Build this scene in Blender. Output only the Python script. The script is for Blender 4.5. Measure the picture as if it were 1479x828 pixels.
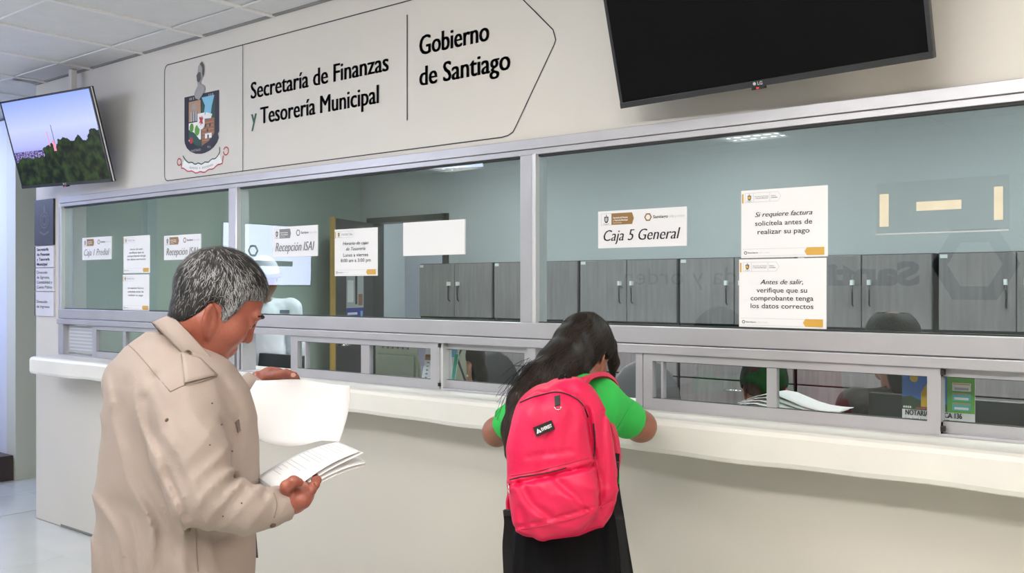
import bpy, math, random
import numpy as np
from mathutils import Vector, Matrix
from mathutils.bvhtree import BVHTree
random.seed(4); RNG = np.random.default_rng(4)
for _o in list(bpy.data.objects): bpy.data.objects.remove(_o)
SC = bpy.context.scene; COL = SC.collection
PI = math.pi

# ---------------------------------------------------------------- camera
F, CX, HY = 1350.0, 739.5, 415.0          # focal length in pixels of the 1479x828 frame
PH = math.radians(38.45); CAMD = 2.78; EYE = 1.47
cam = bpy.data.cameras.new('camera'); cam_o = bpy.data.objects.new('camera', cam); COL.objects.link(cam_o)
cam.sensor_width = 36; cam.lens = F/1479*36; cam.shift_y = (HY-414)/1479; cam.clip_start = .05
cam_o.location = (0, -CAMD, EYE); cam_o.rotation_euler = (PI/2, 0, PH); SC.camera = cam_o
# ---------------------------------------------------------------- world, exposure
wd = bpy.data.worlds.new('world'); SC.world = wd; wd.use_nodes = True
wd.node_tree.nodes['Background'].inputs[0].default_value = (.6, .7, .9, 1)
wd.node_tree.nodes['Background'].inputs[1].default_value = .6
SC.view_settings.view_transform = 'Standard'; SC.view_settings.look = 'None'
SC.view_settings.gamma = 1; SC.view_settings.use_curve_mapping = False
SC.view_settings.exposure = 0.35
SC.cycles.use_denoising = True; SC.cycles.max_bounces = 8; SC.cycles.transparent_max_bounces = 16
SC.cycles.sample_clamp_indirect = 4; SC.cycles.caustics_reflective = False; SC.cycles.caustics_refractive = False
TROFFER = 15.0       # ceiling lamp emission, hall
TROFFER_IN = 31.0     # ceiling lamp emission, clerks' room
def area(name, loc, target, sx, sy, watts, col):
    l = bpy.data.lights.new(name, 'AREA'); l.shape = 'RECTANGLE'; l.size = sx; l.size_y = sy; l.energy = watts; l.color = col
    o = bpy.data.objects.new(name, l); COL.objects.link(o); o.location = loc
    o.rotation_euler = (Vector(target)-Vector(loc)).to_track_quat('-Z', 'Y').to_euler(); return o
area('stairwell_daylight', (-8.4, -.7, 2.6), (-8.5, .2, .6), 1.0, .8, 42, (.50, .60, 1))  # unseen area light standing in for bluish daylight from the stairwell
area('cool_fill', (-5.6, -2.6, 2.66), (-4.6, 0, .9), 1.6, .5, 20, (.66, .74, 1))  # added bluish fill for the left side, no fixture in the ceiling
area('front_fill', (-1.0, -3.2, 2.71), (-1.3, -.6, 1.0), 3.2, .1, 42, (1, .97, .93))  # added frontal fill behind the camera, not a row of real lamps
area('warm_side_fill', (2.3, -1.9, 2.6), (.5, 0, .8), .8, .8, 42, (1, .82, .66))  # added fill that warms the right end of the wall

# ---------------------------------------------------------------- maths helpers
CF = np.array([-math.sin(PH), math.cos(PH), 0]); CR = np.array([math.cos(PH), math.sin(PH), 0]); UP = np.array([0, 0, 1.])
def W(x, y, Y=0.0):                        # point of the vertical plane y=Y seen at pixel x,y
    d = CF+CR*(x-CX)/F+UP*(HY-y)/F; t = (Y+CAMD)/d[1]; return np.array([0, -CAMD, EYE])+d*t
def WX(x, Y=0.0): return float(W(x, 415, Y)[0])
def L(px, py, z): return np.array([(px-CX)/F*z, z, EYE+(HY-py)/F*z])     # figure frame: right, away, height
def cw(P):
    P = np.asarray(P, float); return np.array([0, -CAMD, 0])+P[..., 0:1]*CR+P[..., 1:2]*CF+P[..., 2:3]*UP
def nrm(v): v = np.asarray(v, float); return v/np.linalg.norm(v)

# ---------------------------------------------------------------- materials
MATS = {}
def mat(name, col, rough=.5, metal=0, var=0, vs=3, bump=0, bs=80, spec=.5, emit=None, es=0, attr=None, coat=0, stretch=None, var2=None):
    if name in MATS: return MATS[name]
    m = bpy.data.materials.new(name); m.use_nodes = True; N = m.node_tree; b = N.nodes['Principled BSDF']
    b.inputs['Base Color'].default_value = (*col, 1); b.inputs['Roughness'].default_value = rough
    b.inputs['Metallic'].default_value = metal; b.inputs['Specular IOR Level'].default_value = spec
    b.inputs['Coat Weight'].default_value = coat
    if emit: b.inputs['Emission Color'].default_value = (*emit, 1); b.inputs['Emission Strength'].default_value = es
    tc = N.nodes.new('ShaderNodeTexCoord'); src = tc.outputs['Object']
    if stretch:
        mp = N.nodes.new('ShaderNodeMapping'); mp.inputs['Scale'].default_value = stretch; N.links.new(src, mp.inputs[0]); src = mp.outputs[0]
    if attr:
        a = N.nodes.new('ShaderNodeAttribute'); a.attribute_name = attr; N.links.new(a.outputs['Color'], b.inputs['Base Color'])
    elif var:
        n = N.nodes.new('ShaderNodeTexNoise'); n.inputs['Scale'].default_value = vs; n.inputs['Detail'].default_value = 5
        N.links.new(src, n.inputs['Vector'])
        r = N.nodes.new('ShaderNodeMapRange'); r.inputs[1].default_value = .3; r.inputs[2].default_value = .7
        r.inputs[3].default_value = 0; r.inputs[4].default_value = 1; N.links.new(n.outputs[0], r.inputs[0])
        mx = N.nodes.new('ShaderNodeMix'); mx.data_type = 'RGBA'
        c2 = var2 or tuple(min(1, c*(1-var)) for c in col)
        mx.inputs[6].default_value = (*col, 1); mx.inputs[7].default_value = (*c2, 1)
        N.links.new(r.outputs[0], mx.inputs[0]); N.links.new(mx.outputs[2], b.inputs['Base Color'])
    if bump:
        n = N.nodes.new('ShaderNodeTexNoise'); n.inputs['Scale'].default_value = bs; n.inputs['Detail'].default_value = 4
        N.links.new(src, n.inputs['Vector'])
        bp = N.nodes.new('ShaderNodeBump'); bp.inputs['Strength'].default_value = bump; bp.inputs['Distance'].default_value = .01
        N.links.new(n.outputs[0], bp.inputs['Height']); N.links.new(bp.outputs[0], b.inputs['Normal'])
    MATS[name] = m; return m
def glass_mat(name, tint, f0=.05):
    m = bpy.data.materials.new(name); m.use_nodes = True; N = m.node_tree; N.nodes.clear()
    o = N.nodes.new('ShaderNodeOutputMaterial'); t = N.nodes.new('ShaderNodeBsdfTransparent'); g = N.nodes.new('ShaderNodeBsdfGlossy')
    t.inputs[0].default_value = (*tint, 1); g.inputs['Roughness'].default_value = 0; g.inputs[0].default_value = (.95, .97, 1, 1)
    lw = N.nodes.new('ShaderNodeLayerWeight'); lw.inputs[0].default_value = .5
    p = N.nodes.new('ShaderNodeMath'); p.operation = 'POWER'; p.inputs[1].default_value = 5; N.links.new(lw.outputs['Facing'], p.inputs[0])
    a = N.nodes.new('ShaderNodeMath'); a.operation = 'MULTIPLY_ADD'; a.inputs[1].default_value = 1-f0; a.inputs[2].default_value = f0
    N.links.new(p.outputs[0], a.inputs[0]); mx = N.nodes.new('ShaderNodeMixShader')
    N.links.new(a.outputs[0], mx.inputs[0]); N.links.new(t.outputs[0], mx.inputs[1]); N.links.new(g.outputs[0], mx.inputs[2])
    N.links.new(mx.outputs[0], o.inputs[0]); MATS[name] = m; return m
M_wall = mat('wall_paint', (.66, .635, .59), .45, var=.05, vs=1.2, bump=.05, bs=30)
M_wallgreen = mat('pale_wall_paint', (.60, .60, .50), .5, var=.05, vs=1)
M_lav = mat('white_plaster', (.66, .68, .74), .6, var=.04)
M_lower = mat('glossy_wall_paint', (.64, .605, .54), .32, var=.07, vs=.9, bump=.06, bs=12)
M_ledge = mat('ledge_paint', (.78, .765, .715), .35, var=.06, vs=5, bump=.12, bs=25)
M_alu = mat('aluminium', (.47, .47, .50), .36, .35, var=.08, vs=6, bump=.02)
M_alu2 = mat('aluminium_track', (.50, .51, .54), .3, .6, var=.1, vs=8)
M_gasket = mat('black_gasket', (.01, .011, .012), .6)
M_black = mat('black_plastic', (.012, .013, .014), .35)
M_blackg = mat('black_gloss', (.006, .006, .007), .12)
M_chrome = mat('chrome', (.75, .75, .76), .15, 1)
M_paper = mat('paper', (.83, .83, .84), .6)
M_paper2 = mat('copy_paper', (.90, .90, .91), .55)
M_card = mat('coated_card', (.80, .80, .82), .3)
M_ink = mat('black_ink', (.012, .014, .018), .5)
M_grey = mat('grey_ink', (.22, .22, .23), .5)
M_lgrey = mat('light_grey_ink', (.45, .45, .46), .5)
M_gold = mat('gold_ink', (.62, .36, .06), .45)
M_bronze = mat('bronze_ink', (.27, .15, .04), .45)
M_green_ink = mat('green_ink', (.01, .09, .06), .5)
M_red_ink = mat('red_ink', (.45, .02, .04), .5)
M_white = mat('white_ink', (.85, .85, .85), .5)
M_tile = mat('ceiling_tile', (.76, .76, .78), .8, var=.06, vs=9, bump=.25, bs=120)
M_tbar = mat('ceiling_grid', (.80, .80, .80), .4)
M_floor = mat('floor_tile', (.62, .64, .60), .12, var=.12, vs=1.5)
M_cab = mat('grey_wood', (.25, .225, .238), .32, var=.35, vs=6, stretch=(6, 6, .5), bump=.05, bs=20)
M_cabd = mat('dark_carcass', (.02, .021, .024), .5)
M_desk = mat('desk_laminate', (.10, .08, .07), .4, var=.2)

# ---------------------------------------------------------------- mesh builder
def wloc(o):
    v = Vector((0, 0, 0))
    while o is not None: v += o.location; o = o.parent
    return v
def tagit(o, label=None, cat=None, group=None, kind=None):
    if label: o['label'] = label
    if cat: o['category'] = cat
    if group: o['group'] = group
    if kind: o['kind'] = kind
    return o
def empty(name, loc, label=None, cat=None, group=None, kind=None, parent=None):
    o = bpy.data.objects.new(name, None); COL.objects.link(o); o.location = loc; o.empty_display_size = .1
    if parent: o.parent = parent
    return tagit(o, label, cat, group, kind)
def mk(name, V, FC, mats, parent=None, mi=None, smooth=False, local=False, bevel=0, cols=None):
    V = np.asarray(V, float).reshape(-1, 3)
    if not isinstance(mats, (list, tuple)): mats = [mats]
    me = bpy.data.meshes.new(name)
    if parent is not None and not local: loc = np.array(wloc(parent)); olo = (0, 0, 0)
    elif parent is None and not local:
        loc = np.array([(V[:, 0].min()+V[:, 0].max())/2, (V[:, 1].min()+V[:, 1].max())/2, V[:, 2].min()]); olo = tuple(loc)
    else: loc = np.zeros(3); olo = (0, 0, 0)
    me.from_pydata((V-loc).tolist(), [], [list(f) for f in FC])
    for m in mats: me.materials.append(m)
    if mi is not None: me.polygons.foreach_set('material_index', np.asarray(mi, dtype=np.int32))
    if smooth: me.polygons.foreach_set('use_smooth', np.ones(len(me.polygons), dtype=bool))
    if cols is not None:
        at = me.color_attributes.new('col', 'FLOAT_COLOR', 'POINT')
        at.data.foreach_set('color', np.c_[cols, np.ones(len(cols))].astype(np.float32).ravel())
    me.update(); o = bpy.data.objects.new(name, me); COL.objects.link(o); o.location = olo
    if parent is not None: o.parent = parent
    if bevel:
        b = o.modifiers.new('bevel', 'BEVEL'); b.width = bevel; b.segments = 2; b.limit_method = 'ANGLE'
    return o
class G:
    def __init__(s): s.v = []; s.f = []; s.m = []; s.n = 0
    def raw(s, V, FC, mi=0):
        V = np.asarray(V, float).reshape(-1, 3); s.v.append(V); s.f += [[i+s.n for i in f] for f in FC]; s.m += [mi]*len(FC); s.n += len(V); return s
    def box(s, x0, x1, y0, y1, z0, z1, mi=0):
        V = [(x, y, z) for x in (x0, x1) for y in (y0, y1) for z in (z0, z1)]
        return s.raw(V, [(0, 1, 3, 2), (4, 6, 7, 5), (0, 4, 5, 1), (2, 3, 7, 6), (0, 2, 6, 4), (1, 5, 7, 3)], mi)
    def obox(s, c, ax, ay, az, mi=0):       # oriented box, half axes
        c, ax, ay, az = map(np.asarray, (c, ax, ay, az))
        V = [c+ax*i+ay*j+az*k for i in (-1, 1) for j in (-1, 1) for k in (-1, 1)]
        return s.raw(V, [(0, 1, 3, 2), (4, 6, 7, 5), (0, 4, 5, 1), (2, 3, 7, 6), (0, 2, 6, 4), (1, 5, 7, 3)], mi)
    def tube(s, pts, r, n=8, mi=0, flat=None):
        pts = np.asarray(pts, float); K = len(pts); rr = np.broadcast_to(np.asarray(r, float), (K,))
        T = np.gradient(pts, axis=0); V = []
        ref = np.array([0, 0, 1.]) if abs(nrm(T[0])[2]) < .9 else np.array([1., 0, 0])
        for i in range(K):
            t = nrm(T[i]); a = nrm(np.cross(t, ref)); b = np.cross(a, t); ref = b
            for k in range(n):
                q = 2*PI*k/n; V.append(pts[i]+rr[i]*(math.cos(q)*a+math.sin(q)*b*(flat or 1)))
        FC = [(i*n+k, i*n+(k+1) % n, (i+1)*n+(k+1) % n, (i+1)*n+k) for i in range(K-1) for k in range(n)]
        FC += [tuple(range(n))[::-1], tuple((K-1)*n+k for k in range(n))]
        return s.raw(V, FC, mi)
    def grid(s, P, mi=0, thick=0, nv=None):   # P[i][j] points -> sheet
        P = np.asarray(P, float); a, b = P.shape[:2]
        if not thick:
            return s.raw(P, [(i*b+j, (i+1)*b+j, (i+1)*b+j+1, i*b+j+1) for i in range(a-1) for j in range(b-1)], mi)
        du = np.gradient(P, axis=0); dv = np.gradient(P, axis=1); n = np.cross(du, dv); n /= np.linalg.norm(n, axis=2, keepdims=True)+1e-9
        Q = P+n*thick; V = np.concatenate([P.reshape(-1, 3), Q.reshape(-1, 3)]); o = a*b; FC = []
        for i in range(a-1):
            for j in range(b-1):
                q = (i*b+j, (i+1)*b+j, (i+1)*b+j+1, i*b+j+1); FC.append(q[::-1]); FC.append(tuple(k+o for k in q))
        rim = [i*b for i in range(a)]+[(a-1)*b+j for j in range(1, b)]+[i*b+b-1 for i in range(a-2, -1, -1)]+[j for j in range(b-2, 0, -1)]
        for k in range(len(rim)):
            p, q = rim[k], rim[(k+1) % len(rim)]; FC.append((p, q, q+o, p+o))
        return s.raw(V, FC, mi)
    def build(s, name, mats, parent=None, **kw):
        return mk(name, np.concatenate(s.v), s.f, mats, parent, mi=s.m, **kw)
def box(name, x0, x1, y0, y1, z0, z1, m, parent=None, **kw): return G().box(x0, x1, y0, y1, z0, z1).build(name, m, parent, **kw)
def copy_tree(o, parent=None):
    c = o.copy(); COL.objects.link(c)
    if parent: c.parent = parent
    for ch in [k for k in bpy.data.objects if k.parent == o]: copy_tree(ch, c)
    return c

# ---------------------------------------------------------------- lettering
_tc = {}
def text_mesh(s, weight=0.0, shear=0.0):
    k = (s, weight, shear)
    if k in _tc: return _tc[k]
    cu = bpy.data.curves.new('t', 'FONT'); cu.body = s; cu.size = 1; cu.offset = weight; cu.shear = shear; cu.resolution_u = 3
    o = bpy.data.objects.new('t', cu); COL.objects.link(o); dg = bpy.context.evaluated_depsgraph_get(); dg.update()
    me = bpy.data.meshes.new_from_object(o.evaluated_get(dg)); V = np.array([v.co[:2] for v in me.vertices]).reshape(-1, 2); FC = [tuple(p.vertices) for p in me.polygons]
    bpy.data.objects.remove(o); bpy.data.curves.remove(cu); bpy.data.meshes.remove(me)
    _tc[k] = (V, FC); return _tc[k]
class Flat:      # flat print built up in thin layers on a plane: O lower left, R right, U up, N outward
    def __init__(s, O, R=(1, 0, 0), U=(0, 0, 1), N=(0, -1, 0), step=.0005):
        s.O, s.R, s.U, s.N = map(lambda a: np.asarray(a, float), (O, R, U, N)); s.g = G(); s.mats = []; s.step = step
    def mi(s, m):
        if m not in s.mats: s.mats.append(m)
        return s.mats.index(m)
    def P(s, p, l): p = np.asarray(p, float).reshape(-1, 2); return s.O+p[:, :1]*s.R+p[:, 1:]*s.U+s.N*s.step*l
    def poly(s, pts, m, l=1): s.g.raw(s.P(pts, l), [tuple(range(len(pts)))], s.mi(m))
    def rect(s, x0, y0, x1, y1, m, l=1): s.poly([(x0, y0), (x1, y0), (x1, y1), (x0, y1)], m, l)
    def slab(s, x0, y0, x1, y1, m, t):
        a = s.P([(x0, y0), (x1, y0), (x1, y1), (x0, y1)], 0); b = a-s.N*t
        s.g.raw(np.r_[a, b], [(0, 1, 2, 3), (7, 6, 5, 4), (0, 4, 5, 1), (1, 5, 6, 2), (2, 6, 7, 3), (3, 7, 4, 0)], s.mi(m))
    def line(s, pts, w, m, l=1, closed=False):
        pts = [np.array(p, float) for p in pts]; n = len(pts); A = []
        for i in range(n):
            a = pts[i-1] if (i > 0 or closed) else pts[i]; b = pts[(i+1) % n] if (i < n-1 or closed) else pts[i]
            d1 = pts[i]-a; d2 = b-pts[i]; d1 = nrm(d1) if np.linalg.norm(d1) > 1e-9 else nrm(d2); d2 = nrm(d2) if np.linalg.norm(d2) > 1e-9 else d1
            t = nrm(d1+d2); nn = np.array([-t[1], t[0]]); k = 1/max(.4, abs(np.dot(nn, [-d1[1], d1[0]]))); A.append((pts[i]+nn*w/2*k, pts[i]-nn*w/2*k))
        for i in range(n if closed else n-1):
            a, b = A[i], A[(i+1) % n]; s.poly([a[1], b[1], b[0], a[0]], m, l)
    def text(s, t, x, y, h, m, w=None, l=1, align='l', weight=0.0, shear=0.0, smear=0.0, rot=0):
        V, FC = text_mesh(t, weight, shear)
        if not len(V): return
        V = V*h/.72; x0, x1 = V[:, 0].min(), V[:, 0].max()
        sx = (w/(x1-x0)) if w else 1.0; V = (V-[x0, 0])*[sx, 1]; ww = (x1-x0)*sx
        off = {'l': 0, 'c': -ww/2, 'r': -ww}[align]
        for e in ((0,) if not smear else (-smear, 0, smear)):
            q = V+[off+e, 0]
            if rot: q = q@np.array([[math.cos(rot), math.sin(rot)], [-math.sin(rot), math.cos(rot)]])
            s.g.raw(s.P(q+[x, y], l), FC, s.mi(m))
    def ring(s, c, r, w, m, n=6, a0=0, l=1):
        o = [(c[0]+r*math.cos(a0+2*PI*k/n), c[1]+r*math.sin(a0+2*PI*k/n)) for k in range(n)]; s.line(o, w, m, l, True)
    def build(s, name, parent=None, **kw): return s.g.build(name, s.mats, parent, **kw)
def arc(c, r, a0, a1, n=6): return [(c[0]+r*math.cos(a0+(a1-a0)*k/n), c[1]+r*math.sin(a0+(a1-a0)*k/n)) for k in range(n+1)]

# ---------------------------------------------------------------- the setting
CEIL = 2.76; XL, XR, YB = -7.38, 3.0, -5.5; XE = -6.08; YI = 3.12
def struct(name, x0, x1, y0, y1, z0, z1, m, **kw):
    o = box(name, x0, x1, y0, y1, z0, z1, m, **kw); o['kind'] = 'structure'; return o
fl = empty('floor', (0, 0, 0), kind='structure')
box('floor_slab', -9.5, XR+.2, YB-.2, 4.6, -.12, -.004, M_floor, fl)
tm = None
for i in range(15):
    for j in range(13):
        x = -9.0+i*.6; y = -4.2+j*.6
        if x > -.6 or y > 1.9 or (y > -.55 and x > -6.3): continue
        if tm is None:
            t0 = G().box(-.2985, .2985, -.2985, .2985, -.004, 0).build('floor_tile', M_floor, fl, local=True, bevel=.001); tm = t0.data; t0.location = (x, y, 0)
        else:
            t = t0.copy(); COL.objects.link(t); t.location = (x, y, 0)
FT = 2.022; SILL = 1.056
w = empty('wall_front', (0, 0, 0), kind='structure')
box('upper_wall', XE, XR, 0, .16, FT, CEIL, M_wall, w)
box('end_pier', XE, -5.754, 0, .16, .949, FT, M_wall, w)
box('lower_wall', XE, XR, 0, .16, 0, .949, M_lower, w)
struct('wall_left', XL-.15, XL, YB, -1.6, 0, CEIL, M_wallgreen)
o = struct('wall_pillar', XL-.15, XL, .44, 1.5, 0, CEIL, M_wallgreen)
struct('wall_stairwell', -9.2, -9.05, -2.6, 1.6, 0, CEIL, M_lav)
struct('wall_stairwell_side', -9.2, XL-.15, -2.75, -2.6, 0, CEIL, M_lav)
struct('wall_stairwell_end', -9.2, XL-.15, .44, .6, 0, CEIL, M_lav)
struct('wall_passage_end', XL-.15, -6.6, 1.5, 1.65, 0, CEIL, M_wallgreen)
struct('wall_right', XR, XR+.15, YB, 4.2, 0, CEIL, M_wall)
wb = struct('wall_back', XL-.15, XR+.15, YB-.15, YB, 0, CEIL, M_wall)
st = empty('staircase', (-8.0, .2, 0), kind='structure')
M_step = mat('brown_step', (.055, .035, .028), .4, var=.2)
for k in range(5):
    box('step', -9.05, XL-.02-.0*k, .43-.05-.45-.28*k if k else -.02, .43-.0, .0+.19*k, .19*(k+1), M_step, st) if k == 0 else box('step', -9.05, XL-.14-.26*k, -.02, .43, .19*k, .19*(k+1), M_step, st)
# baseboard joint line along the lower wall
struct('baseboard_front', -5.75, -.5, -.004, 0.0, 0, .012, mat('grout', (.2, .2, .18), .8))
# ceiling
ce = empty('ceiling', (0, 0, CEIL), kind='structure')
box('ceiling_slab', -9.5, XR+.2, YB-.2, 4.6, CEIL+.03, CEIL+.12, M_tile, ce)
YG = [-.184-.6*k for k in range(9)]+[-.184+.6*k for k in range(1, 3)]; YG = sorted(set([round(v, 4) for v in YG]))
XG = [round(-5.945+.573*k, 4) for k in range(-2, 16)]
TROF = [(4, 6), (8, 6), (12, 6), (16, 6), (1, 1), (7, 1), (12, 1), (10, 4), (5, 4), (15, 3), (2, 5)]  # last cell is an unseen lamp added to brighten the pillar
def tile_hidden(x0, y0): return y0 > -.3 and x0 > XE-.3
ct = None
xs = [XL]+XG+[XR]; ys = [YB]+YG+[1.5]
cells = []
for i in range(len(xs)-1):
    for j in range(len(ys)-1):
        x0, x1, y0, y1 = xs[i], xs[i+1], ys[j], ys[j+1]
        if y1-y0 < .05 or x1-x0 < .05: continue
        if y0 > -.2:                                    # strip against the front wall
            if x0 > XE-.01: continue
        if abs(y1-YG[-3]) < 1e-3 and False: continue
        cells.append((i, j, x0, x1, y0, y1))
for (i, j, x0, x1, y0, y1) in cells:
    if (i, j) in TROF: continue
    if ct is None or True:
        sx, sy = (x1-x0)/2-.009, (y1-y0)/2-.009
        if abs(sx-.2775) < .002 and abs(sy-.291) < .002:
            if ct is None:
                ct = G().box(-sx, sx, -sy, sy, .004, .018).build('ceiling_tile', M_tile, ce, local=True); ct.location = ((x0+x1)/2, (y0+y1)/2, 0)
            else:
                t = ct.copy(); COL.objects.link(t); t.location = ((x0+x1)/2, (y0+y1)/2, 0)
        else:
            t = G().box(x0+.009, x1-.009, y0+.009, y1-.009, CEIL+.004, CEIL+.018).build('ceiling_tile', M_tile, ce)
for x in XG: 
    for (a, b) in ((YB, 0),) if x > XE else ((YB, 1.5),): box('grid_bar', x-.011, x+.011, a, b, CEIL-.006, CEIL+.02, M_tbar, ce)
for y in YG: box('grid_bar', XL, XR if y < 0 else -6.6, y-.009, y+.009, CEIL-.003, CEIL+.02, M_tile, ce)
box('ceiling_edge_strip', XE, XR, -.2, -.001, CEIL+.004, CEIL+.018, M_tile, ce)
box('wall_angle', XE, XR, -.018, -.001, CEIL-.004, CEIL+.004, mat('grey_angle', (.25, .25, .25), .5), ce)
M_lamp = mat('lamp_tube', (.9, .9, .9), .5, emit=(1, .975, .93), es=TROFFER)
M_lamp_in = mat('lamp_tube_inner', (.9, .9, .9), .5, emit=(.95, 1, .97), es=TROFFER_IN)
ORD = ['first', 'second', 'third', 'fourth', 'fifth', 'sixth']
def troffer(x0, x1, y0, y1, z, m, label, group):
    t = empty('ceiling_lamp', ((x0+x1)/2, (y0+y1)/2, z), label, 'lamp', group)
    G().box(x0, x1, y0, y0+.02, z-.004, z+.02).box(x0, x1, y1-.02, y1, z-.004, z+.02).box(x0, x0+.02, y0, y1, z-.004, z+.02).box(x1-.02, x1, y0, y1, z-.004, z+.02).build('lamp_frame', M_tbar, t)
    box('diffuser', x0+.02, x1-.02, y0+.02, y1-.02, z+.012, z+.018, m, t)
    g = G()
    for k in range(1, 6): xx = x0+(x1-x0)*k/6; g.box(xx-.003, xx+.003, y0+.02, y1-.02, z-.002, z+.011)
    for k in (1, 2, 3): yy = y0+(y1-y0)*k/4; g.box(x0+.02, x1-.02, yy-.008, yy+.008, z-.002, z+.011)
    lo = g.build('louvre', M_tbar, t); return t
for (i, j) in TROF:
    x0, x1, y0, y1 = xs[i], xs[i+1], ys[j], ys[j+1]
    if j == 1: y0 = ys[1]
    troffer(x0+.012, x1-.012, y0+.012, y1-.012, CEIL, M_lamp, 'recessed louvred hall ceiling lamp, %s from the left in the row %s' % (ORD[sorted(q for q in TROF if q[1] == j).index((i, j))], {6: 'nearest the television', 4: 'over the queue', 3: 'right of the queue', 5: 'added beside the stairwell to brighten the pillar', 1: 'along the back wall'}[j]), 'recessed lamps of the hall ceiling')
# ledge (worktop through the windows)
g = G(); n = 150; prof = [(.24, .951), (.24, SILL), (-.178, SILL), (-.192, SILL-.006), (-.2, SILL-.018), (-.2, .968), (-.195, .955), (-.185, .951)]
P = np.zeros((n+1, len(prof)+1, 3))
for i in range(n+1):
    x = -5.735+(XR+5.735)*i/n
    for k, (y, z) in enumerate(prof+[prof[0]]):
        wv = .004*math.sin(x*2.3+1)+.003*math.sin(x*6.1)+.0015*math.sin(x*17)
        P[i, k] = (x, y+(wv if y < 0 else 0), z+(wv*.8 if z < 1 and y < 0 else 0))
g.grid(P); g.raw(P[0, :-1], [tuple(range(len(prof)))]); g.raw(P[-1, :-1], [tuple(range(len(prof)))[::-1]])
tagit(g.build('service_ledge', M_ledge, None, smooth=False), 'long white painted concrete ledge below the service windows', 'counter')

# ---------------------------------------------------------------- aluminium window front
wf = empty('window_1', (-2.5, 0, SILL), kind='structure')
M_glass = glass_mat('tinted_glass', (.83, .885, .88), .05)
M_glassl = glass_mat('clear_glass', (.91, .935, .93), .04)
YF = -.014; XW = 1.2
box('head_rail', -5.754, XW, YF, .06, 1.985, FT, M_alu, wf, bevel=.002)
box('head_rail', -5.754, XW, YF+.006, .06, 1.963, 1.984, M_alu, wf, bevel=.002)
G().box(-5.71, XW, -.002, .02, 1.955, 1.963).box(-5.71, XW, -.002, .02, 1.338, 1.342).build('gasket', M_gasket, wf)
box('transom', -5.754, XW, YF-.004, .06, 1.279, 1.338, M_alu, wf, bevel=.003)
box('transom', -5.754, XW, YF-.014, .06, 1.246, 1.277, M_alu, wf, bevel=.003)
box('sill_rail', -5.754, XW, YF, .06, SILL, 1.064, M_alu, wf, bevel=.001)
for a, b in ((-5.754, -5.722), (-3.995, -3.93), (-2.156, -2.097)): box('post', a, b, YF-.002, .06, 1.338, 1.963, M_alu, wf, bevel=.002)
for a, b in ((-5.722, -5.708), (-3.93, -3.921), (-2.095, -2.08)): box('glazing_bead', a, b, YF-.006, .05, 1.338, 1.963, mat('bright_aluminium', (.75, .76, .78), .25, .4), wf)
for a, b in ((-5.708, -3.995), (-3.921, -2.156), (-2.08, XW)):
    o = box('pane', a, b, .004, .0045, 1.338, 1.96, M_glass, wf)
# posts of the lower row
for a, b in ((-5.754, -5.69), (-3.98, -3.945), (-3.925, -3.905), (-3.89, -3.876), (-2.12, -2.083), (-1.654, -1.627)):
    box('post', a, b, YF-.004, .06, 1.064, 1.246, M_alu, wf, bevel=.001)
Y1, Y2 = -.004, .026
def sash(x0, x1, zt, zb, bars, yo, parent=wf, stile=.05):
    s = G(); s.box(x0, x1, yo-.012, yo+.012, 1.225-.004, zt).box(x0, x1, yo-.012, yo+.012, zb, 1.096)
    s.box(x0, x0+stile, yo-.0125, yo+.0125, zb, zt).box(x1-stile, x1, yo-.0125, yo+.0125, zb, zt)
    for a, b in bars: s.box(a, b, yo-.010, yo+.012, 1.096, 1.221)
    o = s.build('sliding_sash', M_alu, parent)
    box('sash_glass', x0+stile, x1-stile, yo, yo+.0005, 1.096, 1.221, M_glassl, o)
    q = G(); q.box(x0+stile, x1-stile, yo-.011, yo+.005, 1.2195, 1.2225).box(x0+stile, x1-stile, yo-.011, yo+.005, 1.0945, 1.0975).build('gasket', M_gasket, o)
    return o
sash(-5.341, -4.55, 1.245, 1.062, [(-5.0, -4.97)], Y1, stile=.05)
sash(-3.508, -2.566, 1.245, 1.062, [(-3.41, -3.40), (-3.032, -2.979)], Y1)
sash(-2.59, -2.125, 1.245, 1.064, [], Y1+.026, stile=.03)
sash(-1.625, -.679, 1.245, 1.062, [(-1.558, -1.55), (-1.186, -1.154)], Y1, stile=.036)
sash(-.71, .35, 1.245, 1.064, [], Y1+.026, stile=.03)
sash(.36, 1.15, 1.245, 1.064, [], Y1, stile=.04)
for X in (-2.5665, -.6735):
    for z in (1.078, 1.235):
        box('lock_hole', X-.006, X+.004, YF-.006, -.002, z-.007, z+.007, M_gasket, wf)
box('track_strip', -2.566, -2.552, -.012, .04, 1.064, 1.246, mat('bright_aluminium', (.7, .7, .7), .3), wf)
G().tube([(-2.105, -.022, 1.15), (-2.105, -.022, 1.165), (-2.105, -.022, 1.18), (-2.105, -.022, 1.195)], [.006, .011, .011, .006]).build('paint_blob', M_ledge, wf, smooth=True)
o = box('side_sheet', -5.675, -5.365, .01, .012, 1.075, 1.238, mat('grey_sheet', (.42, .44, .47), .5), wf)
g = G()
for k in range(7): g.box(-5.66, -5.38, .0085, .0098, 1.09+k*.021, 1.099+k*.021)
g.build('sheet_text', mat('pale_print', (.56, .58, .62), .6), o)

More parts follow.
